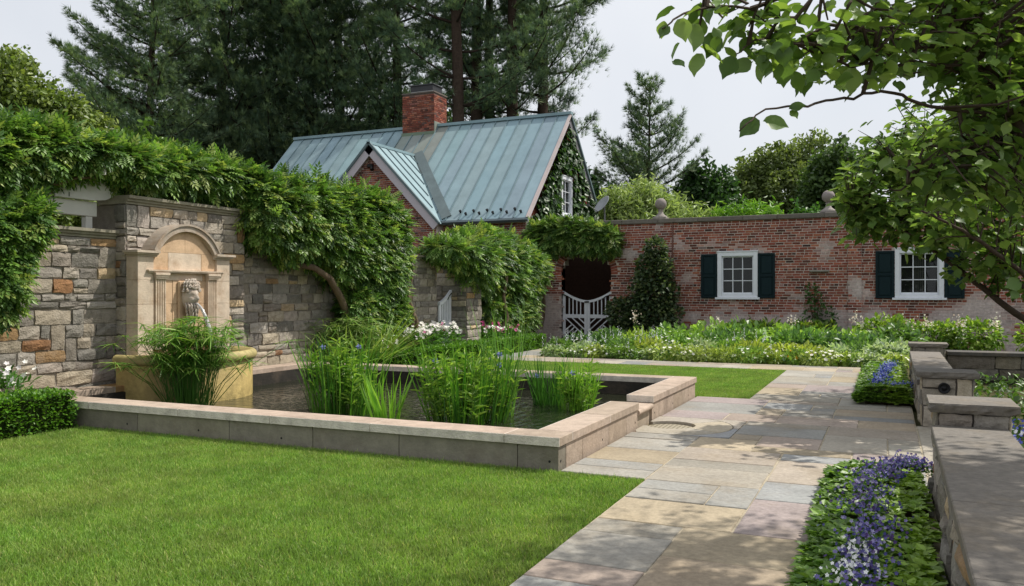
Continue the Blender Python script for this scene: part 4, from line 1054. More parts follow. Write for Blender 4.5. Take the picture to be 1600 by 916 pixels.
def low_pier(label, y0, y1, ztop, light=False, w=.54):
    t = thing('low_stone_pier', label, 'pier', (.235+.009*(y0-2.9), y0, 0)); t.rotation_euler = (0, 0, -.009); L = y1-y0
    c = MB(); c.box((.06, .06, -.15), (w-.06, L-.06, ztop-.062), lin('#77706a')*.6); c.build('mortar_core', M['mortar'], t)
    rubble([(rubble_rects(w-.12, ztop-.065, seed=int(y0*10)+3, hs=(.14, .24), ls=(.18, .3)), (.06, .06, 0), ex, ez, -ey),
            (rubble_rects(L-.12, ztop-.065, seed=int(y0*10)+4, hs=(.14, .24), ls=(.15, .3)), (.06, .06, 0), ey, ez, -ex),
            (rubble_rects(L-.12, ztop-.065, seed=int(y0*10)+5, hs=(.14, .24), ls=(.15, .3)), (w-.06, .06, 0), ey, ez, ex)], t, 40, bulge=.03, mute=.95)
    # rock-faced slab
    k = 12; V = []; F = []
    rim = [(a, 0) for a in np.linspace(0, w, k)]+[(w, b) for b in np.linspace(0, L, 6)[1:]]+[(a, L) for a in np.linspace(w, 0, k)[1:]]+[(0, b) for b in np.linspace(L, 0, 6)[1:-1]]
    n = len(rim)
    for z, q in ((ztop-.065, .014), (ztop-.04, .004), (ztop-.012, .0), (ztop, .003)):
        for (a, b) in rim:
            ca, cb = a-w/2, b-L/2; r_ = random.uniform(-.012, .012) if z < ztop-.004 else 0
            V.append((w/2+ca*(1-2*(q+r_)/w), L/2+cb*(1-2*(q+r_)/L), z))
    for i in range(3):
        for j in range(n): F.append((i*n+j, i*n+(j+1) % n, (i+1)*n+(j+1) % n, (i+1)*n+j))
    F += [tuple(range(n))[::-1], tuple(range(3*n, 4*n))]
    MB().add(V, F, SLT[0]*1.15).build('cap_slab', M['paver'], t)
    if light:
        V, F = lathe_vf([(.001, .012), (.02, .012), (.022, .004), (.04, .004), (.043, .02), (.056, .022), (.06, .012), (.06, 0)], 24)
        V = V[:, [0, 2, 1]]*[1, -1, 1]+[.27, .008, ztop-.17]; MB().add(V, F, (.015, .015, .017)).build('round_light', M['metal'], t, smooth=True)
    return t
low_wall('low stone wall with wide bluestone cap in the near corner beside flowers', .6, 6.39, .55, keep=90)
low_pier('near low pier with pale rock-faced slab at the end of the wide cap', 6.35, 6.87, .70)
low_pier('low stone pier with round black light on its face', 10.02, 10.54, .60, True, w=.6)
low_wall('short dark-capped low wall between the lamp pier and the far pier', 10.5, 15.6, .47, keep=40)
low_pier('farthest low dark pier where the terrace wall turns', 15.6, 16.15, .60, w=.6)
tw = thing('terrace_wall', 'dark stone terrace wall with slate cap running out of frame', 'wall')
c = MB(); c.box((.95, 15.86, -.2), (7.5, 16.2, .40), lin('#5f5b57')*.5); c.build('mortar_core', M['mortar'], tw)
rubble([(rubble_rects(6.5, .40, seed=77, hs=(.12, .2), ls=(.25, .6)), (.95, 15.86, 0), ex, ez, -ey)], tw, 60, bulge=.03, mute=.6)
x = .94
while x < 7.5:
    MB().add(*box_vf((x+.002, 15.78, .402), (x+1.3, 16.25, .465), .006), SLT[3]*.8).build('cap_slab', M['paver'], tw); x += 1.303

# ------------------------------------------------------------------ hedges and climbers
G = lambda *cs: [lin(c) for c in cs]
WIS = G('#5f813a', '#547635', '#476830', '#6e9044', '#3f5d2b', '#7f9d50', '#95a65a')
BOX = G('#4f7a22', '#5f8c2a', '#3d6420', '#6d9632')
def hedge(label, x0, x1, y0, y1, h, n, size=.03):
    t = thing('box_hedge', label, 'hedge', ((x0+x1)/2, y0, 0), 'clipped box hedges')
    c = MB(); hx = (x1-x0)/2; c.box((-hx+.05, .05, -.05), (hx-.05, y1-y0-.05, h-.06), lin('#2c3a16')*.6); c.build('dark_filler', M['bark'], t)  # solid dark green filler box added to block gaps between the leaves
    L = y1-y0; A = [2*hx*L, h*L, h*L, h*2*hx, h*2*hx]; A = np.array(A)/sum(A)
    f = RNG.choice(5, n, p=A); a, b = RNG.uniform(0, 1, n), RNG.uniform(0, 1, n); P = np.zeros((n, 3)); D = np.zeros((n, 3))
    for k in range(5):
        m = f == k
        if k == 0: P[m] = np.stack([-hx+2*hx*a[m], L*b[m], np.full(m.sum(), h)], 1); D[m] = (0, 0, 1)
        elif k < 3: s = 1 if k == 1 else -1; P[m] = np.stack([np.full(m.sum(), s*hx), L*a[m], h*b[m]], 1); D[m] = (s, 0, .3)
        else: s = 1 if k == 3 else -1; P[m] = np.stack([-hx+2*hx*a[m], np.full(m.sum(), L if s > 0 else 0), h*b[m]], 1); D[m] = (0, s, .3)
    wob = np.array([mnoise.noise(Vector((p[0]*5, p[1]*5+y0, p[2]*5))) for p in P])
    P += D*(wob*.045)[:, None]-D*RNG.uniform(0, .07, n)[:, None]
    d = D+RNG.normal(0, .6, (n, 3))
    foliage('foliage', [scatter(P, frames(d), size*RNG.uniform(.7, 1.3, n), LEAF_V*[1.1, 1, 1], LEAF_F, pick(BOX, n), .2)], M['leaf'], t)
hedge('clipped box hedge at the near left end of the pool', -8.47, -8.0, 2.4, 6.3, .40, 15000, .036)
hedge('long low clipped box hedge from the pool towards the brick arch', -8.62, -8.18, 11.9, 20.4, .36, 22000, .042)

def wisteria(label, E, n, size=.30, trunks=(), cols=WIS, name='wisteria', cat='climber', keep_in=.62, droop=.45):
    t = thing(name, label, cat, tuple(np.array(E)[:, :3].mean(0)*[1, 1, 0]))
    o = np.array(t.location)
    foliage('foliage', [leafy(E, n, size, WIST_V, WIST_F, cols, droop, .5, .25, keep_in=keep_in)], M['leaf'], t, tuple(-o))
    E2 = [(a, b, c, d*.5, e*.6, f*.55) for a, b, c, d, e, f in E]
    for pts, r0, r1 in trunks:
        MB().tube(np.array(pts)-o, np.linspace(r0, r1, len(pts)), lin('#6a5c4c'), 8).build('stem', M['bark'], t, smooth=True)
    return t
def outline_x(cols, X, thick):
    """ellipsoids strung along a wall plane from (u, v_top, v_bottom, half_width_px)"""
    E = []
    for u, vt, vb, hw in cols:
        c = on_x(u, (vt+vb)/2, X); a = on_x(u, vt, X); l, r = on_x(u-hw, vt, X), on_x(u+hw, vt, X)
        E.append((c[0], c[1], c[2], thick if not isinstance(thick, dict) else thick[u], abs(r[1]-l[1])/2*1.1, max(abs(a[2]-c[2])*.9-.04, .08)))
    return E
def wig(p, q, n, amp, seed):
    r = np.random.default_rng(seed); t = np.linspace(0, 1, n)[:, None]; P = np.array(p)*(1-t)+np.array(q)*t
    return P+r.normal(0, amp, (n, 3))*np.sin(np.pi*t)
E1 = outline_x([(-70, 175, 330, 50), (-20, 178, 330, 45), (30, 182, 300, 42), (75, 190, 286, 40), (120, 208, 276, 36), (160, 222, 270, 30)], -9.42, .48)
E1 += outline_x([(-30, 300, 420, 38), (-8, 340, 515, 30), (18, 310, 420, 22), (40, 300, 385, 20)], -9.0, .22)
wisteria('wisteria over the white pergola, trailing down at the far left', E1, 10500, .185, [(wig((-9.3, 5.2, 0), (-9.2, 5.4, 2.6), 9, .05, 1), .05, .03), (wig((-9.2, 5.6, 2.5), (-9.05, 7.4, 2.9), 8, .05, 2), .03, .015)])
E2 = outline_x([(195, 226, 298, 26), (235, 232, 304, 28), (280, 232, 308, 28), (325, 240, 318, 28), (370, 250, 338, 28)], -9.28, .36)
E2 += outline_x([ (410, 262, 392, 26), (450, 266, 415, 26), (490, 270, 420, 26), (530, 276, 455, 25), (565, 282, 480, 24), (588, 285, 500, 20), (606, 302, 500, 12)], -9.0, .42)
E2 += outline_x([(560, 440, 530, 20), (590, 450, 545, 16), (610, 460, 520, 12)], -8.95, .25)
tk = [(np.array([on_x(540, 560, -9.0), on_x(545, 500, -8.95), on_x(532, 465, -8.85), on_x(515, 435, -8.8), on_x(490, 418, -8.85), on_x(455, 412, -9.0)]), .075, .05),
      (np.array([on_x(555, 560, -9.0), on_x(562, 500, -8.9), on_x(552, 450, -8.9), on_x(575, 400, -9.0)]), .06, .04)]
tw_ = [on_x(652, 545, -9.0), on_x(645, 500, -8.98), on_x(634, 470, -9.0), on_x(632, 440, -9.0), on_x(626, 400, -9.05)]
for k in range(4):
    pts = []
    tt = np.linspace(0, 4, 26)
    for s in tt:
        i = min(int(s), 3); f = s-i; p = tw_[i]*(1-f)+tw_[i+1]*f; a = s*2.3+k*math.pi/2; pts.append(p+np.array([.06*math.cos(a), .09*math.sin(a), 0]))
    tk.append((np.array(pts), .05, .03))
tk.append((np.array([on_x(638, 405, -8.95), on_x(645, 425, -8.9), on_x(641, 447, -8.95), on_x(634, 455, -9.0)]), .035, .03))
wisteria('large wisteria draped over the stone wall right of the fountain', E2, 20000, .19, tk)
E3 = outline_x([(694, 374, 404, 12), (714, 362, 418, 14), (740, 354, 455, 18)], -8.85, .45)
E3 += outline_x([(762, 350, 470, 22), (792, 355, 510, 18), (815, 368, 500, 16), (830, 385, 460, 10)], -9.3, .45)
E3 += outline_x([(770, 450, 525, 18), (800, 460, 530, 16), (818, 450, 525, 12)], -9.3, .3)
wisteria('wisteria mounded over the stone pier left of the brick arch', E3, 9000, .225, [(wig((-8.9, 19.2, 0), (-8.85, 19.4, 2.0), 8, .05, 5), .06, .04)])
E4 = []
for u, vt, vb, hw in ((838, 345, 400, 12), (862, 336, 400, 15), (890, 334, 398, 16), (918, 338, 402, 15), (942, 345, 404, 12), (957, 355, 398, 9)):
    c = on_y(u, (vt+vb)/2, 23.62); a = on_y(u, vt, 23.62); l, r = on_y(u-hw, vt, 23.62), on_y(u+hw, vt, 23.62); E4.append((c[0], c[1], c[2], abs(r[0]-l[0])/2*1.1, .32, abs(a[2]-c[2])*.8))
wisteria('dark green wisteria hanging over the top of the brick arch', E4, 4200, .21, [(wig((-9.7, 23.7, 0), (-9.4, 23.6, 2.7), 8, .05, 6), .05, .035)], [c*.85 for c in WIS])
# ivy on the cottage gable: leaves flat on the wall, thinner at the edges
n = 9000; Y_ = RNG.uniform(EY+.5, 31.2, n); Z_ = RNG.uniform(2.8, RZ-.3, n); top_ = RZ-.45-np.abs(Y_-RY)*1.015
ok = (Z_ < top_) & ~((Y_ > 27.05) & (Y_ < 28.25) & (Z_ > 4.05) & (Z_ < 5.75)); nz = np.array([mnoise.noise(Vector((0, y*1.3, z*1.3))) for y, z in zip(Y_, Z_)]); ok &= nz > -.42
Y_, Z_ = Y_[ok], Z_[ok]; n = len(Y_); P = np.stack([HX1-.17+RNG.uniform(0, .16, n), Y_, Z_], 1)
d = np.stack([RNG.uniform(.1, .8, n), RNG.normal(0, .6, n), -RNG.uniform(.2, 1, n)], 1)
iv = thing('gable_ivy', 'dark ivy covering the right gable of the cottage', 'ivy', (HX1, RY, 0))
foliage('foliage', [scatter(P-np.array(iv.location), frames(d, np.tile([1., 0, .3], (n, 1))), RNG.uniform(.13, .24, n), LEAF_V*[1.5, 1, 1], LEAF_F, pick(G('#34502a', '#3e5c2e', '#2a4325', '#4a6a38'), n), .2)], M['leaf'], iv)

# ------------------------------------------------------------------ pines
PIN = G('#667d68', '#70886a', '#5b725e', '#7d936f', '#8fa277')
def pine_mesh(seed, H, R0, z0, wh, dens=13, up=.12, clear=0.0, tsize=.34):
    r = np.random.default_rng(seed); tr = MB(); lean = r.normal(0, .012, 2)
    zz = np.linspace(0, H, 10); tp = np.stack([lean[0]*zz+.06*np.sin(zz*.4+seed), lean[1]*zz+.06*np.cos(zz*.33), zz], 1)
    tr.tube(tp, .34*(1-zz/H*.88)*(H/22), lin('#4a3e36')*.8, 8)
    P = []; D = []
    z = z0
    while z < H-.3:
        fr = (z-z0)/(H-z0); Lm = R0*(1-fr**1.6)*(.55+.45*min(1, fr*4+.3))+.35; nb = r.integers(3, 6); a0 = r.uniform(0, 6.28)
        for b in range(nb):
            a = a0+6.283*b/nb+r.normal(0, .25); Lb = Lm*r.uniform(.5, 1.12)
            if r.random() < clear*(1-fr): continue
            s = np.linspace(0, 1, 6); el = up+.25*fr+r.normal(0, .08)
            base = np.array([np.interp(z, zz, tp[:, 0]), np.interp(z, zz, tp[:, 1]), z])
            br = base+np.stack([np.cos(a)*Lb*s, np.sin(a)*Lb*s, Lb*(el*s+.22*s**2-.12*s*(1-s))], 1)
            tr.tube(br, np.linspace(.055, .012, 6)*(.6+Lb/6), lin('#40362f')*.8, 4)
            m = int(dens*Lb)
            t = r.uniform(.14, 1, m)**.8; cen = np.stack([np.interp(t, s, br[:, i]) for i in range(3)], 1)
            side = np.array([-np.sin(a), np.cos(a), 0]); w = Lb*.36*np.sin(np.pi*np.clip(t*.9+.08, 0, 1))+.12; o_ = r.normal(0, .5, m).clip(-1.1, 1.1)
            p = cen+side*(w*o_)[:, None]+np.array([np.cos(a), np.sin(a), 0])*(np.abs(o_)*.22*w)[:, None]; p[:, 2] += r.normal(.06, .11, m)+.1*np.abs(o_)
            dd = np.stack([np.cos(a)+side[0]*o_*1.2, np.sin(a)+side[1]*o_*1.2, np.full(m, .55)], 1)+r.normal(0, .35, (m, 3))
            P.append(p); D.append(dd)
        z += wh*r.uniform(.7, 1.3)
    P = np.concatenate(P); D = np.concatenate(D); n = len(P)
    V, F, C = scatter(P, frames(D), tsize*r.uniform(.7, 1.25, n), TUFT_V, TUFT_F, pick(PIN, n), .22)
    return tr.mesh('trunk', True), mesh_np('needles', V, F, C)
PV = [pine_mesh(1, 24, 5.8, 4.5, .58, 40), pine_mesh(2, 26, 4.8, 8.5, .85, 46, .18, .3), pine_mesh(3, 25, 6.0, 4, .6, 40, .05, .1), pine_mesh(4, 27, 4.6, 10, 1.1, 46, .2, .4), pine_mesh(5, 13.2, 4.2, 1.5, .62, 52, .26, .12, .3)]
def pine(var, u, d, rot, s, label):
    p = at(u, 458, d); t = thing('pine_tree', label, 'pine tree', (p[0], p[1], -.05), 'tall pines behind the cottage' if var < 4 else None)
    t.rotation_euler = (0, 0, rot); t.scale = (s, s, s)
    obj('trunk', PV[var][0], M['bark'], t); obj('crown', PV[var][1], M['needle'], t)
for var, u, d, rot, s, lab in (
    (0, 232, 38, .3, .80, 'leftmost tall pine, with a long bough reaching towards the open sky'),
    (2, 330, 43, 1.9, 1.05, 'dense dark pine behind the arched fountain bay'),
    (0, 425, 45, 4.0, 1.1, 'broad pine behind the left end of the copper ridge'),
    (2, 545, 46, 5.1, 1.1, 'dense pine just left of the chimney'),
    (1, 480, 46, 2.2, 1.05, 'farther pine with bare lower trunk left of the chimney'),
    (1, 620, 43, 3.0, 1.0, 'pine rising directly behind the chimney'),
    (3, 716, 38, .8, 1.0, 'bare-trunked pine just right of the chimney'),
    (3, 742, 41, 2.6, 1.03, 'second bare pine trunk right of the chimney'),
    (1, 768, 44, 4.4, 1.05, 'slim pine trunk above the middle of the copper roof'),
    (3, 803, 40, 5.6, 1.02, 'pine trunk above the right half of the copper roof'),
    (1, 845, 42, 1.2, 1.02, 'rightmost tall pine, its boughs hanging over the roof end'),
    (4, 1008, 47, 2.0, 1.02, 'single smaller pine standing clear against the sky')):
    pine(var, u, d, rot, s, lab)

# ------------------------------------------------------------------ broadleaf trees behind the walls
def crown_E(rx, rz, zc, k, seed):
    r = np.random.default_rng(seed); E = [(0, 0, zc, rx*.7, rx*.7, rz*.75)]
    for i in range(k):
        a = r.uniform(0, 6.28); q = r.uniform(.35, .75); h = r.uniform(-.7, .75)
        E.append((math.cos(a)*rx*q*math.sqrt(1-h*h*.7), math.sin(a)*rx*q*math.sqrt(1-h*h*.7), zc+h*rz*.75, rx*r.uniform(.28, .45), rx*r.uniform(.28, .45), rz*r.uniform(.25, .4)))
    return E
def tree(label, u, d, vtop, wpx, base_frac, cols, n, csize, tv=CLUS_V, tf=CLUS_F, name='broadleaf_tree', cat='tree', seed=1, shell=.45, droop=.2):
    p = at(u, vtop, d); H = p[2]; rx = wpx*d/FPX/2; z0 = H*base_frac; rz = (H-z0)/2
    t = thing(name, label, cat, (p[0], p[1], -.05)); E = crown_E(rx, rz, (H+z0)/2, 16, seed)
    tr = MB(); tr.tube(wig((0, 0, 0), (0, 0, (H+z0)/2), 7, .08, seed), np.linspace(.035*H*.6, .012*H*.5, 7), lin('#4d4238'), 8)
    for e in E[1:9]: tr.tube(wig((0, 0, z0*.8+.3), e[:3], 5, .1, seed+3), np.linspace(.012*H*.6, .02, 5), lin('#4d4238'), 5)
    tr.build('trunk', M['bark'], t, smooth=True)
    foliage('crown', [leafy(E, n, csize, tv, tf, cols, droop, shell, .25, keep_in=.5)], M['leaf'], t)
tree('loose yellow-green tree at the far left above the wisteria', 35, 24, 72, 260, .2, G('#6d8040', '#7a8c48', '#5c7036', '#88984f'), 7500, .28, seed=3)
tree('second pale tree peeping over the far left edge', -60, 27, 95, 200, .2, G('#67793c', '#5c7036'), 3500, .3, seed=4)
tree('bright green understorey tree low between the pines', 245, 34, 165, 170, .1, G('#6d9036', '#7fa040', '#56772e'), 1500, .45, seed=5)
for i, (u, vt, w) in enumerate(((150, 150, 200), (300, 120, 280), (470, 120, 280), (620, 100, 260), (770, 215, 220), (880, 245, 150))):
    tree(['dark woodland tree behind the leftmost pine', 'dark woodland tree behind the fountain pines', 'dark woodland tree behind the broad pine', 'dark woodland tree behind the chimney', 'dark woodland tree behind the bare trunks', 'low dark woodland tree behind the roof end'][i], u, 58, vt, w, .05, G('#2f4429', '#37502e', '#28402a'), 2200, .75, seed=20+i, name='woodland_tree')
tree('silvery pale willow-like shrub behind the wall, left of the ball finial', 985, 33, 262, 150, .0, G('#8d9f5f', '#9aac6c', '#7c9152', '#a9b87c'), 3200, .38, WILL_V, WILL_F, name='willow_shrub', cat='shrub', seed=6)
tree('silvery pale willow-like shrub behind the wall, right of the ball finial', 1070, 34, 285, 120, .0, G('#8d9f5f', '#9aac6c', '#7c9152'), 2200, .36, WILL_V, WILL_F, name='willow_shrub', cat='shrub', seed=7)
tree('rounded dark green tree between the small pine and the pale maple', 1115, 48, 226, 125, .12, G('#38572a', '#426330', '#2f4a26'), 2600, .5, seed=8)
tree('wide pale olive-green tree rising over the brick wall', 1215, 52, 196, 190, .1, G('#6f7f48', '#7c8b52', '#637440'), 4200, .48, seed=9)
tree('bright green conifer mound just behind the brick wall', 1180, 31, 283, 130, .0, G('#6f9a2e', '#5d8829', '#80a838'), 3000, .34, WILL_V, WILL_F, name='conifer_shrub', cat='shrub', seed=10)
tree('dark tree behind the wall at the edge of the leafy branches', 1300, 44, 205, 150, .1, G('#4c6434', '#405a2e', '#57703c'), 2200, .5, seed=11)
tree('small green shrub behind the wall beside the second finial', 1262, 30, 300, 70, .0, G('#4f7a30', '#436c2b'), 900, .3, name='green_shrub', cat='shrub', seed=12)
tree('broad tree behind the wall at the right edge', 1480, 46, 180, 260, .1, G('#58703c', '#4a6434', '#667c44'), 2600, .55, seed=13)
tree('low dark shrub behind the wall below the small pine', 940, 40, 275, 90, .0, G('#34502c', '#2c4628'), 900, .4, name='dark_shrub', cat='shrub', seed=14)

# columnar evergreen and small shrubs against the brick
def shrub(name, label, cat, x, y, E, n, size, tv, tf, cols, flowers=None, group=None, droop=.1, stem=True, mat='leaf'):
    t = thing(name, label, cat, (x, y, 0), group)
    foliage('foliage', [leafy(E, n, size, tv, tf, cols, droop, .35, .25, keep_in=.55, zmin=.02)], M[mat], t)
    if stem:
        s = MB(); h = max(e[2] for e in E)
        for k in range(3): s.tube(wig((.04*k, 0, -.03), (.1*(k-1), .05*k, h), 5, .03, k), np.linspace(.02, .008, 5), lin('#5a4a3a'), 5)
        s.build('stem', M['bark'], t)
    if flowers:
        cnt, fs, fc, kind = flowers; P, D = ell_points(E, cnt, .92, .8); ok = P[:, 2] > .1; P, D = P[ok]+D[ok]*fs*.4, D[ok]; ok = (D[:, 2] > -.15); P, D = P[ok], D[ok]; n = len(P)
        if kind == 'disc': parts = [scatter(P, frames(D+[0, 0, .6]), fs*RNG.uniform(.7, 1.2, n), STAR_V, STAR_F, pick(fc, n), .1)]
        elif kind == 'head':
            q = 9; PP = np.repeat(P, q, 0)+RNG.normal(0, fs*.55, (n*q, 3)); parts = [scatter(PP, frames(np.repeat(D, q, 0)+RNG.normal(0, .5, (n*q, 3))), fs*.55*RNG.uniform(.7, 1.2, n*q), STAR_V, STAR_F, pick(fc, n*q), .1)]
        else:                                                            # spike
            q = 14; s_ = np.tile(np.linspace(0, 1, q), n); PP = np.repeat(P, q, 0)+np.stack([RNG.normal(0, .012, n*q), RNG.normal(0, .012, n*q), s_*fs], 1)
            parts = [scatter(PP, frames(RNG.normal(0, 1, (n*q, 3))+[0, 0, .4]), .035*(1.1-.6*s_), STAR_V, STAR_F, pick(fc, n*q), .1)]
        stuff(foliage('flowers', parts, M['petal'], t))
    return t
shrub('columnar_evergreen', 'tall dark columnar evergreen against the brick wall right of the arch', 'evergreen', -6.05, 23.1,
      [(0, 0, .7, .78, .55, .8), (.05, 0, 1.35, .68, .5, .8), (.08, 0, 2.0, .52, .4, .65), (.1, 0, 2.6, .3, .26, .42), (-.85, 0, .8, .45, .35, .5), (-.5, 0, .5, .55, .45, .5)], 8000, .12, LEAF_V*[1.1, 1, 1], LEAF_F, G('#43553a', '#4e6040', '#384a32', '#6c7850'))
shrub('young_climber', 'thin dark climber on the brick wall between the windows', 'climber', -1.75, 23.6, [(0, 0, .95, .3, .12, .5), (.25, 0, .75, .3, .12, .35), (-.05, 0, 1.45, .14, .1, .3)], 420, .1, LEAF_V, LEAF_F, G('#3d5a30', '#4a6a38'))
for i, (x, w, h) in enumerate(((-3.1, .62, .72), (-1.75, .7, .72))):
    shrub('rhododendron', 'rhododendron bush with fading blooms below the %s' % ('left window' if i == 0 else 'gap between the windows'), 'shrub', x, 22.4, [(0, 0, h*.45, w, .5, h*.5), (.3, 0, h*.6, w*.6, .45, h*.42), (-.3, 0, h*.55, w*.6, .45, h*.42)], 900, .15, LEAF_V*[.8, 1, 1], LEAF_F, G('#5f7a2e', '#4a6628', '#74863c', '#3a5424'), (14, .07, G('#d8c3a8', '#e6d9c2', '#cfa9a0'), 'head'))
for i, (x, w, h, nf) in enumerate(((.0, .62, .85, 26), (.95, .5, .75, 10), (1.85, .62, .8, 22), (3.3, .8, .95, 30))):
    shrub('white_hydrangea', 'cream flowering shrub, %s from the left of the row under the right window' % ORD[i], 'shrub', x, 22.2 if i < 3 else 20.5, [(0, 0, h*.5, w, .5, h*.5), (.25, 0, h*.6, w*.6, .45, h*.4), (-.28, 0, h*.55, w*.6, .45, h*.4)], 1100, .12, LEAF_V, LEAF_F, G('#7d9a3c', '#668a32', '#92ab4c'), (nf, .09, G('#f2efdc', '#e9e8cf', '#fbf8ea'), 'head'))
# tall plume flowers standing behind the border
for i, (u, v, h) in enumerate(((993, 497, 1.2), (1122, 508, 1.1), (1237, 505, 1.1), (1337, 500, 1.2), (1425, 512, 1.2), (1448, 508, 1.2), (1500, 506, 1.3), (1555, 512, 1.2))):
    p = on_y(u, v, 21.6); t = thing('plume_flower', 'tall cream plume flower, %s from the left above the border' % ORD[i], 'flower', (p[0], p[1], 0), 'cream plumes above the border')
    MB().tube(wig((0, 0, 0), (0, 0, p[2]), 5, .02, i), np.linspace(.012, .006, 5), lin('#6f8a3c'), 5).build('stalk', M['leaf'], t)
    n = 40; P = RNG.normal(0, 1, (n, 3))*[.07, .07, .09]+[0, 0, p[2]+.04]
    stuff(foliage('plume', [scatter(P, frames(RNG.normal(0, 1, (n, 3))), .045, STAR_V, STAR_F, pick(G('#efe6d2', '#f5f0e2', '#e2cdb8'), n), .1)], M['petal'], t))
    n = 14; P = np.stack([RNG.normal(0, .05, n), RNG.normal(0, .05, n), RNG.uniform(.2, p[2]*.8, n)], 1)
    foliage('leaves', [scatter(P, frames(RNG.normal(0, 1, (n, 3))+[0, 0, -.1]), .14, NARROW_V, LEAF_F, pick(G('#5f8332', '#4d722c'), n))], M['leaf'], t)
# perennial border: rows of separate plants, named by their place counted from the arch
def mound(w, h): return [(0, 0, h*.42, w, w*.9, h*.55), (w*.4, .05, h*.4, w*.6, w*.6, h*.45), (-w*.4, -.05, h*.42, w*.6, w*.6, h*.42)]
ROWS = [
    ('front', 17.95, -6.9, .1, 17, .30, .27, 420, .08, [G('#93a652', '#86994a', '#a2b360'), G('#94a878', '#a9b894', '#829a66'), G('#6d8c42', '#7d9c4c'), G('#a5b468', '#93a556')]),
    ('second', 18.75, -7.0, .1, 14, .36, .40, 420, .105, [G('#a3b496', '#b5c2aa', '#8fa47c'), G('#7d9f48', '#6c9040'), G('#9aa94c', '#aab557'), G('#5f8040', '#6f904a')]),
    ('middle', 19.8, -6.9, .2, 11, .46, .55, 480, .135, [G('#7ea04a', '#90b255', '#6c8f40'), G('#6c9250', '#5d8246'), G('#a2b85a', '#8fa84c'), G('#587a44', '#4c6c3c')]),
    ('back', 21.0, -6.6, .3, 9, .52, .62, 460, .155, [G('#8cac50', '#9cba5c', '#789a46'), G('#67884a', '#587840')])]
FL = [(60, .075, G('#f4f2e6', '#fffdf2'), 'disc'), (16, .26, G('#e6e6ec', '#d2d6e4', '#f2f2f4'), 'spike'), None, (34, .06, G('#d6c85a', '#e2d670'), 'disc'), (22, .08, G('#e8a62e', '#f0b93c'), 'disc'), (14, .2, G('#f0f0ee', '#dfe0ea'), 'spike'), (55, .06, G('#f6f4ea', '#fffef8'), 'disc')]
FN = ['with white daisies', 'with pale lilac-white spikes', 'of plain leaves', 'with lime-yellow blooms', 'with golden flowers', 'with white spikes', 'with small white flowers']
r4 = random.Random(21)
for rn, y, xa, xb, cnt, w, h, n, ls, pal in ROWS:
    for k in range(cnt):
        x = xa+(xb-xa)*k/(cnt-1)+r4.uniform(-.12, .12)
        if rn == 'front': f = r4.choice([6, 6, 0, 2, 0]) if k < 9 else r4.choice([2, 6, 6, 0, 2])
        elif rn == 'second': f = r4.choice([1, 1, 5]) if k < 5 else r4.choice([2, 5, 2, 2, 0, 1])
        else: f = r4.choice([2, 2, 2, 2, 6])
        s = r4.uniform(.75, 1.35)*(.68 if x < -5.5 else 1)
        if rn == 'front' and k in (12,): f = 4
        tv = LEAF_V if r4.random() < .7 else NARROW_V*1.3
        shrub('border_plant', 'low %s-row border plant %s, %s from the arch' % (rn, FN[f], ORD[k]), 'plant', x, y+r4.uniform(-.2, .2), mound(w*max(s, .8)*1.05, h*s*r4.uniform(.8, 1.15)), n, ls, tv, LEAF_F, pal[r4.randrange(len(pal))], FL[f], 'perennials of the border under the brick wall', stem=False)
n = 3500; P = np.stack([RNG.uniform(-7.1, .3, n), RNG.uniform(17.62, 23.6, n), RNG.uniform(0, .14, n)], 1)
tag(foliage('border_undergrowth', [scatter(P, frames(RNG.normal(0, 1, (n, 3))+[0, 0, .7]), RNG.uniform(.06, .14, n), LEAF_V, LEAF_F, pick(G('#6a8a38', '#547a2e', '#7f9a48', '#40602a'), n))], M['leaf']), 'low green undergrowth filling the border below the brick wall', 'undergrowth', kind='stuff')

# ------------------------------------------------------------------ left bed beside the wall: peonies, sedge, daisies
def flowers_on(t, P, fs, cols, q=1): 
    n = len(P); stuff(foliage('flowers', [scatter(P, frames(np.tile([.5, -.5, .8], (n, 1))+RNG.normal(0, .4, (n, 3))), fs*RNG.uniform(.75, 1.2, n), STAR_V, STAR_F, pick(cols, n), .08)], M['petal'], t))
WPK = G('#f6f3ea', '#fffdf5', '#f3ecec')
for i, (y, h, pink) in enumerate(((13.6, .55, .25), (14.4, .7, .1), (15.2, .72, .0), (16.0, .7, .0), (18.3, .62, .5), (19.2, .55, .75))):
    t = shrub('peony', '%s peony clump from the pool along the low hedge' % ORD[i], 'peony', -8.9, y, [(0, 0, h*.5, .32, .5, h*.5), (.05, .3, h*.5, .28, .35, h*.42)], 800, .1, NARROW_V*1.2, LEAF_F, G('#4f7a34', '#5f8a3a', '#40682c'), None, 'peonies in the bed by the stone wall')
    n = 42 if i < 4 else 20; P = np.stack([RNG.normal(.08, .15, n), RNG.uniform(-.45, .55, n), RNG.uniform(h*.8, h*1.12, n)], 1); k = int(n*pink)
    cols = np.concatenate([pick(G('#c7568c', '#d97fa6', '#b84a80'), max(k, 1)), pick(WPK, n)])[:n]
    q = 3; PP = np.repeat(P, q, 0)+RNG.normal(0, .025, (n*q, 3)); cc_ = np.repeat(cols, q, 0)
    stuff(foliage('flowers', [scatter(PP, frames(np.tile([.5, -.5, .8], (n*q, 1))+RNG.normal(0, .5, (n*q, 3))), .07*RNG.uniform(.7, 1.2, n*q), STAR_V, STAR_F, cc_, .08)], M['petal'], t))
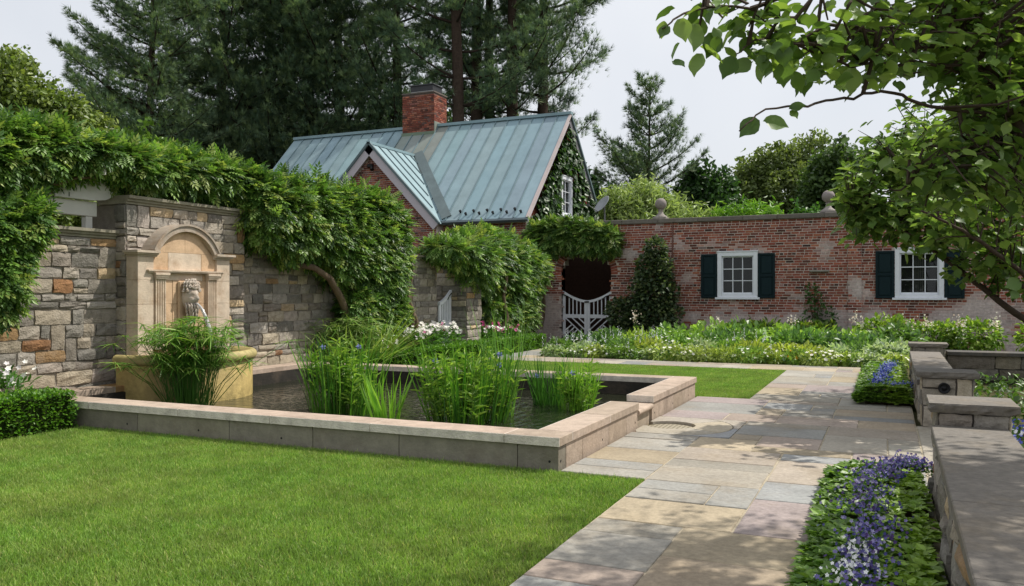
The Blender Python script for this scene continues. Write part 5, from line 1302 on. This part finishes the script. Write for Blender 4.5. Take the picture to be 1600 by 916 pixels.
for i, y in enumerate((5.0, 5.9)):
    t = shrub('white_daisy', 'white daisy clump %s behind the near box hedge' % ('cut by the left edge' if i == 0 else 'beside the pool corner'), 'flower', -8.8, y, [(0, 0, .3, .3, .45, .32)], 500, .09, NARROW_V*1.2, LEAF_F, G('#5a843a', '#48702e'), None, 'white daisies by the near hedge')
    n = 40; P = np.stack([RNG.normal(.05, .15, n), RNG.uniform(-.4, .4, n), RNG.uniform(.42, .78-.08*i, n)], 1); flowers_on(t, P, .06, WPK)
def sedge(label, x, y, h, rad, nst, z=0.0, cols=None, umb=True, name='umbrella_sedge', group=None, straps=0, leafs=0.22):
    cols = cols or G('#5d8a30', '#4c7a2a', '#74993e', '#8aa650'); t = thing(name, label, 'sedge', (x, y, z), group); parts = []; st = MB()
    for k in range(nst):
        a = RNG.uniform(0, 6.28); lean = abs(RNG.normal(0, .31)); hh = h*RNG.uniform(.45, 1.0); b = np.array([math.cos(a), math.sin(a), 0])*rad*RNG.uniform(0, .35)
        tip = b+np.array([math.cos(a)*lean*hh, math.sin(a)*lean*hh, hh*(1-.25*lean)]); mid = b*.6+tip*.4+[0, 0, .12*hh]
        st.tube([b, mid, tip], [.005, .004, .003], cols[1], 4)
        if umb:
            m = 13; aa = RNG.uniform(0, 6.28)+np.arange(m)*6.283/m; D = np.stack([np.cos(aa), np.sin(aa), RNG.uniform(-.35, .5, m)], 1); tv, tf = strap(4, .035, -.4)
            parts.append(scatter(np.tile(tip, (m, 1)), frames(D), leafs*RNG.uniform(.6, 1.15, m), tv, tf, pick(cols, m)))
    if straps:
        m = straps; aa = RNG.uniform(0, 6.28, m); rr_ = rad*.5*RNG.uniform(0, 1, m)**.5; P = np.stack([np.cos(aa)*rr_, np.sin(aa)*rr_, np.zeros(m)], 1); D = np.stack([np.cos(aa)*.5, np.sin(aa)*.5, np.full(m, 1.1)], 1)+RNG.normal(0, .22, (m, 3)); tv, tf = strap(6, .018, -.5)
        parts.append(scatter(P, frames(D), h*RNG.uniform(.5, 1.0, m), tv, tf, pick(cols, m)))
    st.build('stalks', M['leaf'], t); stuff(t.children[-1]) if t.children else None
    if parts: foliage('leaves', parts, M['leaf'], t)
    return t
sedge('bushy umbrella sedge standing in the water before the fountain', -7.95, 7.85, 1.15, .8, 250, .01)
sedge('arching umbrella sedge mound on the bank at the back pool corner', -8.75, 12.5, 1.05, 1.0, 170, .02, G('#6f9440', '#8fa85c', '#5a8034', '#a3b474'), straps=160)
sedge('thin sedge tuft by the twisted wisteria stem', -8.85, 13.3, 1.2, .5, 24, .02, G('#8a8f4a', '#7d9440'), umb=False, name='sedge_tuft', straps=130)
def iris(label, x, y, h, rad, n, cols, nfl=3, bushy=0, w=.0095, name='water_iris', spread=.16):
    t = thing(name, label, 'water plant', (x, y, .0)); tv, tf = strap(6, w, .12)
    aa = RNG.uniform(0, 6.28, n); rr_ = rad*RNG.uniform(0, 1, n)**.6; P = np.stack([np.cos(aa)*rr_, np.sin(aa)*rr_, np.zeros(n)], 1); D = np.stack([np.cos(aa)*spread, np.sin(aa)*spread, np.ones(n)], 1)+RNG.normal(0, .09, (n, 3))
    parts = [scatter(P, frames(D, RNG.normal(0, 1, (n, 3))), h*RNG.uniform(.45, 1.0, n), tv, tf, pick(cols, n))]
    if bushy:
        st = MB()
        for k in range(bushy):
            a = RNG.uniform(0, 6.28); b = np.array([math.cos(a), math.sin(a), 0])*rad*RNG.uniform(0, 1); hh = h*RNG.uniform(.4, .75); tip = b*1.3+[0, 0, hh]; st.tube([b, (b+tip)/2, tip], [.006, .005, .003], lin('#6f8f3c'), 4)
            m = 20; s = RNG.uniform(.15, 1, m); PP = b+(tip-b)*s[:, None]; DD = np.stack([RNG.normal(0, 1, m), RNG.normal(0, 1, m), RNG.uniform(.2, .8, m)], 1); parts.append(scatter(PP, frames(DD), RNG.uniform(.1, .18, m), NARROW_V*[.7, 1, 1], LEAF_F, pick(G('#7d9f42', '#6a9038', '#8fac50'), m)))
        stuff(st.build('stalks', M['leaf'], t))
    foliage('leaves', parts, M['leaf'], t)
    for k in range(nfl):
        a = RNG.uniform(0, 6.28); b = np.array([math.cos(a)*rad*.8, math.sin(a)*rad*.8, h*RNG.uniform(.5, .72)]); fm = MB(); fm.tube([b*[1, 1, 0], b*[1, 1, .5], b], [.004]*3, lin('#5f8a35'), 4)
        V, F, C = scatter(np.tile(b, (2, 1)), frames(np.array([[0, 0, 1.], [.4, -.6, .5]])), .075, STAR_V, STAR_F, lin('#8f97c9')); fm.addn(V, F, C); fm.build('flower', M['petal'], t)
    return t
IRC = G('#5a8c2e', '#4c7d2a', '#6c9a38', '#3f6c28'); IRL = G('#7aa83a', '#6b9a34', '#8ab548')
iris('tall leafy pond plants left of centre in the pool', -5.95, 8.3, 1.15, .4, 170, IRC, 2, 44)
iris('bright broad-bladed iris fan at the left of mid pool', -5.1, 7.95, .68, .17, 46, IRL, 0, 0, .022, spread=.3)
iris('tall rush and leafy plant clump in the middle of the pool', -4.25, 8.25, 1.1, .46, 200, IRC, 3, 60)
iris('tall thin rush blades rising above the middle clump', -4.1, 8.9, 1.5, .15, 70, G('#5d8a38', '#6f9848'), 0, 0, .005, spread=.1)
iris('dark upright iris clump at the right of the pool', -3.95, 10.0, .72, .22, 150, G('#3f6c2c', '#4a7a30'), 1, 0, .011, spread=.14)
iris('leafy iris clump nearest the spillway side', -3.5, 9.75, .78, .22, 110, IRL, 1, 14, .01)

# ------------------------------------------------------------------ ribbon beds on the right
def bed(prefix, x0, x1, y0, y1, n, seed, zt=.13):
    r = np.random.default_rng(seed); so = MB(); so.box((x0+.05, y0+.06, -.05), (x1, y1, .012), lin('#3a3020')); struct(so.build('soil_bed', M['soil']))
    L = y1-y0; w = x1-x0
    m = n; fx = r.uniform(0, 1, m); fy = r.uniform(0, 1, m); parts = []; k = r.uniform(0, 1, m) < .22; fx = np.where(k, r.uniform(0, .09, m), fx); k = r.uniform(0, 1, m) < .1; fy = np.where(k, r.uniform(0, .035, m), fy)
    edge = np.minimum(np.minimum(fx*w, (1-fx)*w*3), np.minimum(fy, 1-fy)*L); hz = zt*(.45+.55*np.clip(edge/.12, 0, 1))
    bump = np.array([mnoise.noise(Vector((a*w*5, b*L*5, seed))) for a, b in zip(fx, fy)])*.05
    hz = np.where(edge < .1, hz*r.uniform(.1, 1.0, m), hz); C0 = np.stack([x0-.06+fx*(w+.05), y0-.03+fy*(L+.06), hz+bump*.6+.02], 1)
    q = 7; P = np.repeat(C0, q, 0); a = r.uniform(0, 6.28, m*q); el = r.uniform(-.15, .55, m*q); D = np.stack([np.cos(a), np.sin(a), el], 1)
    lightm = (np.repeat(fx, q) > .55)
    cols = np.where(lightm[:, None], pick(G('#7f9c3c', '#8eab48', '#6d8c34'), m*q), pick(G('#6c8e3a', '#5e8032', '#7e9f46', '#50722c'), m*q))
    tag(foliage('pachysandra', [scatter(P, frames(D), r.uniform(.042, .08, m*q), LEAF_V*[1.0, 1, 1], LEAF_F, cols, .2)], M['leaf']), prefix[0], 'ground cover', kind='stuff')
    return x0, w, y0, L
def ribbon(label, path, n, wdt, cols, size=.022, zt=.19):
    """small flowers standing along a winding ribbon"""
    path = np.array(path); s = RNG.uniform(0, len(path)-1, n); i = s.astype(int); f = (s-i)[:, None]; c = path[i]*(1-f)+path[np.minimum(i+1, len(path)-1)]*f
    dens = np.array([mnoise.noise(Vector((a*1.6, 0, 5.1))) for a in c[:, 1]*2]); keep = dens > -.33; c = c[keep]; n = len(c)
    P = np.zeros((n, 3)); P[:, :2] = c+RNG.normal(0, wdt, (n, 2))*[1, .5]; P[:, 2] = zt+RNG.normal(0, .025, n)
    D = np.tile([-.3, -.8, .6], (n, 1))+RNG.normal(0, .45, (n, 3))
    return tag(foliage('viola_ribbon', [scatter(P, frames(D), size*RNG.uniform(.75, 1.3, n), STAR_V, STAR_F, pick(cols, n), .15), scatter(P-[0, 0, .04], frames(RNG.normal(0, 1, (n, 3))), .04, LEAF_V, LEAF_F, pick(G('#48682c', '#3c5a28'), n))], M['petal']), label, 'flowers', kind='stuff')
VIO = G('#52508f', '#625d98', '#736ca4', '#857db0', '#aaa3cb', '#5a467c')
bed(('glossy green ground cover edging the near path bed',), -.33, .25, 2.6, 7.0, 1700, 31)
ribbon('blue and violet violas winding through the near path bed', [(-.1, 3.4), (-.1, 4.2), (-.06, 4.9), (-.12, 5.5), (-.07, 6.2), (-.02, 6.6), (.12, 6.85), (.2, 6.9)], 1900, .08, VIO, .019)
ribbon('small white flowers sprinkled among the near violas', [(-.16, 3.9), (-.13, 4.3), (-.12, 4.5)], 120, .05, G('#f4f4f0', '#ffffff'), .02)
bed(('glossy green ground cover edging the far path bed',), -.30, .30, 11.75, 16.3, 2000, 32, .19)
ribbon('pale blue flowers in the far path bed', [(-.12, 12.2), (-.05, 13), (-.02, 14), (.05, 15), (.1, 15.8)], 1100, .055, G('#4a57b8', '#7f8ad0', '#aab2e2', '#3f48a8'), .024, .24)
ribbon('pale blue flowers beside the pier in the far path bed', [(.0, 12.1), (.15, 12.25), (.28, 12.3)], 240, .05, G('#8f9ad8', '#aab2e2', '#5560bb'), .022, .22)
n = 5000; P = np.stack([RNG.uniform(.75, 5, n), RNG.uniform(5, 15.7, n), RNG.uniform(-.05, .14, n)], 1)
tag(foliage('ground_ivy', [scatter(P, frames(RNG.normal(0, 1, (n, 3))+[0, 0, .7]), RNG.uniform(.06, .12, n), LEAF_V, LEAF_F, pick(G('#4a682c', '#5a7a34', '#3c5826'), n))], M['leaf']), 'green ground cover beyond the low wall on the right', 'ground cover', kind='stuff')
n = 260; P = np.stack([RNG.uniform(.85, 1.5, n), RNG.uniform(6.6, 9.5, n), RNG.uniform(.14, .28, n)], 1)
tag(foliage('blue_bedding', [scatter(P, frames(np.tile([-.3, -.7, .6], (n, 1))+RNG.normal(0, .4, (n, 3))), .03, STAR_V, STAR_F, pick(G('#5b62c0', '#e8e8f4', '#7f86d4'), n))], M['petal']), 'blue and white bedding flowers beyond the low wall', 'flowers', kind='stuff')

# ------------------------------------------------------------------ the two broad-leaved trees on the right
BLC = G('#5a763a', '#678340', '#4e6932', '#76904a', '#87a052')
BKC = lin('#4a4038')
def smooth_path(p, m):
    q = np.vstack([2*p[0]-p[1], p, 2*p[-1]-p[-2]]); out = []
    for s in np.linspace(0, len(p)-1, m):
        i = min(int(s), len(p)-2); t = s-i; a_, b_, c_, d_ = q[i:i+4]
        out.append(.5*(2*b_+(c_-a_)*t+(2*a_-5*b_+4*c_-d_)*t*t+(3*b_-a_-3*c_+d_)*t**3))
    return np.array(out)
def broad_tree(label, base, stems, E, n, lsize, twig_n, seed, big=(), keep=120, name='snowbell_tree', extra=()):
    r = np.random.default_rng(seed); t = thing(name, label, 'tree', tuple(base)); o = np.array(base, float); tr = MB(); nodes = []
    for pts, r0, r1 in stems:
        pts = np.array(pts, float); m = 26; s = np.linspace(0, len(pts)-1, m); P = smooth_path(pts, m); P[1:-1] += r.normal(0, .004, (m-2, 3))
        tr.tube(P-o, np.linspace(r0, r1, m), BKC, 7); nodes.append(P[2:])
    tr.build('trunk', M['bark'], t, smooth=True); nodes = np.concatenate(nodes)
    # twigs reach from the nearest limb into the crown; leaves hang along them
    P, _ = ell_points(E, twig_n, .15, .0); tg = MB(); LP = []; LD = []
    for p in P:
        k = np.argmin(((nodes-p)**2).sum(1)+r.uniform(0, .25, len(nodes))); q = nodes[k]; mid = (p+q)/2+r.normal(0, .05, 3)+[0, 0, .05]
        tg.tube(np.array([q, mid, p])-o, [.009, .006, .003], BKC, 4)
        m = max(2, int(n/twig_n)); s = r.uniform(.25, 1.05, m); c = q+(p-q)*s[:, None]+r.normal(0, .06, (m, 3)); LP.append(c); d = (p-q)/(np.linalg.norm(p-q)+1e-6)*.6+r.normal(0, .6, (m, 3)); d[:, 2] = d[:, 2]*.45-.3; LD.append(d)
    stuff(tg.build('twigs', M['bark'], t))
    LP = np.concatenate(LP); LD = np.concatenate(LD); S = lsize*r.uniform(.6, 1.2, len(LP))
    for (p, d, s) in extra: LP = np.vstack([LP, p]); LD = np.vstack([LD, d]); S = np.append(S, s)
    R = frames(LD)
    if len(extra): R[-len(extra):] = frames(LD[-len(extra):], np.tile([.3, -.9, .35], (len(extra), 1)))
    C = pick(BLC, len(LP))*(1+r.uniform(-.2, .2, (len(LP), 1)))
    # nearest leaves in view are single parts
    rel = LP-np.array([0, 0, EYE]); dep = -rel[:, 0]*SY+rel[:, 1]*CY; uu = 800+FPX*(rel[:, 0]*CY+rel[:, 1]*SY)/np.maximum(dep, .1); vv = 458-FPX*rel[:, 2]/np.maximum(dep, .1)
    inview = (dep > .3) & (uu > 0) & (uu < 1600) & (vv > 0) & (vv < 916); score = np.where(inview, S/np.maximum(dep, .3), 0); idx = np.argsort(-score)[:keep]; mask = np.ones(len(LP), bool)
    for i in idx:
        if score[i] <= 0: continue
        mask[i] = False; V = (BROAD_V@R[i].T)*S[i]; obj('leaf', mesh_np('leaf', V, BROAD_F, np.tile(C[i], (len(V), 1)), True), M['bigleaf'], t, tuple(LP[i]-o))
    V, F, CC = scatter(LP[mask]-o, R[mask], S[mask], BROAD_V, BROAD_F, C[mask], 0)
    stuff(obj('crown', mesh_np('crown', V, F, CC, True), M['bigleaf'], t))
    return t
# near tree: its limbs reach over the path from the right
def ap(*l): return np.array([at(u, v, d) for u, v, d in l])
nb = at(1790, 1050, 4.9); nb[2] = -.05
stemsA = [(np.vstack([nb, ap((1690, 420, 4.5), (1600, 222, 4.1), (1548, 110, 3.9), (1465, 0, 3.8), (1390, -130, 3.8))]), .05, .014),
          (np.vstack([ap((1660, 340, 4.4), (1600, 130, 4.6), (1540, 60, 4.7), (1510, -20, 4.7), (1480, -200, 4.7))]), .035, .015),
          (ap((1545, 178, 3.95), (1450, 165, 3.7), (1390, 145, 3.5), (1325, 152, 3.3), (1265, 164, 2.95), (1200, 172, 2.8), (1155, 205, 2.72)), .009, .0022),
          (ap((1580, 90, 4.1), (1480, 75, 3.8), (1390, 58, 3.5), (1300, 40, 3.2), (1210, 22, 2.95), (1130, 8, 2.75), (1060, 25, 2.6), (1035, 45, 2.55)), .010, .0022),
          (ap((1520, 120, 3.95), (1420, 95, 3.6), (1330, 100, 3.3), (1260, 75, 3.1), (1190, 62, 2.9), (1150, 85, 2.8)), .008, .0022),
          (ap((1600, 225, 4.1), (1530, 215, 4.0), (1470, 250, 3.9), (1420, 290, 3.8), (1380, 300, 3.7)), .009, .003),
          (ap((1465, 0, 3.8), (1350, -30, 3.5), (1240, -10, 3.2), (1150, -20, 2.9), (1080, 0, 2.75)), .009, .003),
          (np.vstack([at(1690, 420, 4.5), at(1720, 100, 5.2), at(1650, -200, 5.6), at(1560, -420, 5.8)]), .045, .015),
          (np.vstack([at(1690, 420, 4.5), at(1850, 60, 4.6), at(1900, -300, 4.8)]), .04, .015)]
EA = []
for u, v, d, ru, rv_, rd in ((1480, 60, 3.9, 90, 90, .5), (1380, 50, 3.5, 80, 70, .4), (1290, 60, 3.2, 60, 55, .3), (1200, 45, 2.95, 60, 45, .25), (1120, 40, 2.7, 40, 38, .16), (1560, 180, 4.2, 90, 110, .6), (1500, 280, 3.9, 90, 60, .4), (1600, 320, 4.2, 80, 60, .5), (1580, 20, 4.6, 100, 110, .6)):
    p = at(u, v, d); EA.append((p[0], p[1], p[2], ru*d/FPX, rd+ru*d/FPX*.3, rv_*d/FPX))
EA = EA*4+[(1.2, 4.9, 3.8, 1.0, 1.0, .6), (1.9, 5.8, 4.2, 1.2, 1.2, .7), (.5, 4.4, 3.5, .8, .9, .4), (2.0, 4.2, 3.6, 1.0, 1.0, .8), (.6, 6.0, 4.1, 1.0, 1.0, .5), (1.1, 7.0, 4.0, .9, .8, .5), (1.9, 5.9, 3.2, .8, .9, .5), (2.3, 6.9, 3.8, .9, .9, .6), (1.4, 5.2, 2.9, .5, .7, .3)]
ext = []
for u, v, d, du, dv, s in ((1045, 40, 2.56, -26, 30, .055), (1062, 28, 2.6, 12, 44, .085), (1085, 35, 2.62, 5, 60, .1), (1120, 50, 2.7, -18, 50, .1), (1148, 88, 2.78, -25, 42, .095), (1172, 92, 2.84, -34, 32, .08), (1190, 85, 2.86, 3, 30, .07), (1330, 105, 3.25, 0, 40, .12),
                           (1185, 185, 2.77, -44, 40, .095), (1192, 188, 2.77, 48, 8, .09), (1232, 170, 2.84, 28, -8, .06), (1235, 172, 2.85, 14, 14, .045), (1280, 110, 3.05, -28, 26, .075), (1445, 255, 3.9, -40, 30, .1), (1500, 240, 3.9, 10, 40, .1), (1595, 440, 3.6, -22, 8, .09), (1590, 455, 3.6, -10, 12, .06)):
    p = at(u, v, d); q = at(u+du, v+dv, d-.03); ext.append((p, q-p, s*.88))
broad_tree('broad-leaved tree whose limbs reach over the path from the upper right', nb, stemsA, EA, 9500, .07, 860, 51, keep=260, extra=ext)
fb = np.array([2.75, 11.0, -.05])
stemsB = [(np.vstack([fb, ap((1640, 530, 9.0), (1560, 470, 9.0), (1470, 400, 9.0), (1400, 350, 9.0), (1330, 320, 9.0))]), .05, .01),
          (np.vstack([fb, ap((1650, 505, 9.1), (1590, 440, 9.2), (1530, 370, 9.3), (1470, 310, 9.3), (1400, 255, 9.3))]), .05, .01),
          (np.vstack([fb, ap((1660, 480, 9.2), (1600, 395, 9.3), (1530, 320, 9.4), (1480, 240, 9.5))]), .05, .012),
          (np.vstack([fb, ap((1670, 470, 9.3), (1640, 360, 9.5), (1580, 250, 9.6), (1540, 170, 9.7))]), .05, .012),
          (np.vstack([fb, ap((1700, 420, 9.5), (1720, 280, 9.8), (1700, 120, 10))]), .05, .012),
          (np.vstack([fb, ap((1680, 500, 8.9), (1600, 430, 8.4), (1520, 370, 8.0), (1440, 330, 7.8))]), .04, .01)]
EB = []
for u, v, d, ru, rv_, rd in ((1345, 290, 9.0, 55, 60, .6), (1400, 240, 9.3, 70, 70, .8), (1480, 210, 9.5, 90, 80, .9), (1440, 310, 8.6, 90, 60, .9), (1530, 280, 9.0, 90, 90, 1.0), (1590, 200, 9.6, 80, 100, 1.0), (1560, 355, 8.8, 80, 55, .8), (1370, 345, 9.0, 60, 45, .5), (1480, 365, 8.6, 70, 40, .6), (1330, 345, 9.0, 40, 40, .4), (1545, 400, 8.8, 60, 35, .5), (1600, 410, 8.8, 50, 50, .5)):
    p = at(u, v, d); EB.append((p[0], p[1], p[2], ru*d/FPX, rd, rv_*d/FPX))
EB += [(1.6, 12.6, 3.6, 1.3, 1.3, .8), (2.8, 11.4, 4.0, 1.5, 1.5, 1.0), (1.0, 14.0, 3.6, 1.2, 1.2, .6), (2.2, 14.5, 4.2, 1.4, 1.4, .8)]
broad_tree('multi-stemmed broad-leaved tree screening the right window of the brick wall', fb, stemsB, EB, 11000, .115, 900, 52, keep=200)
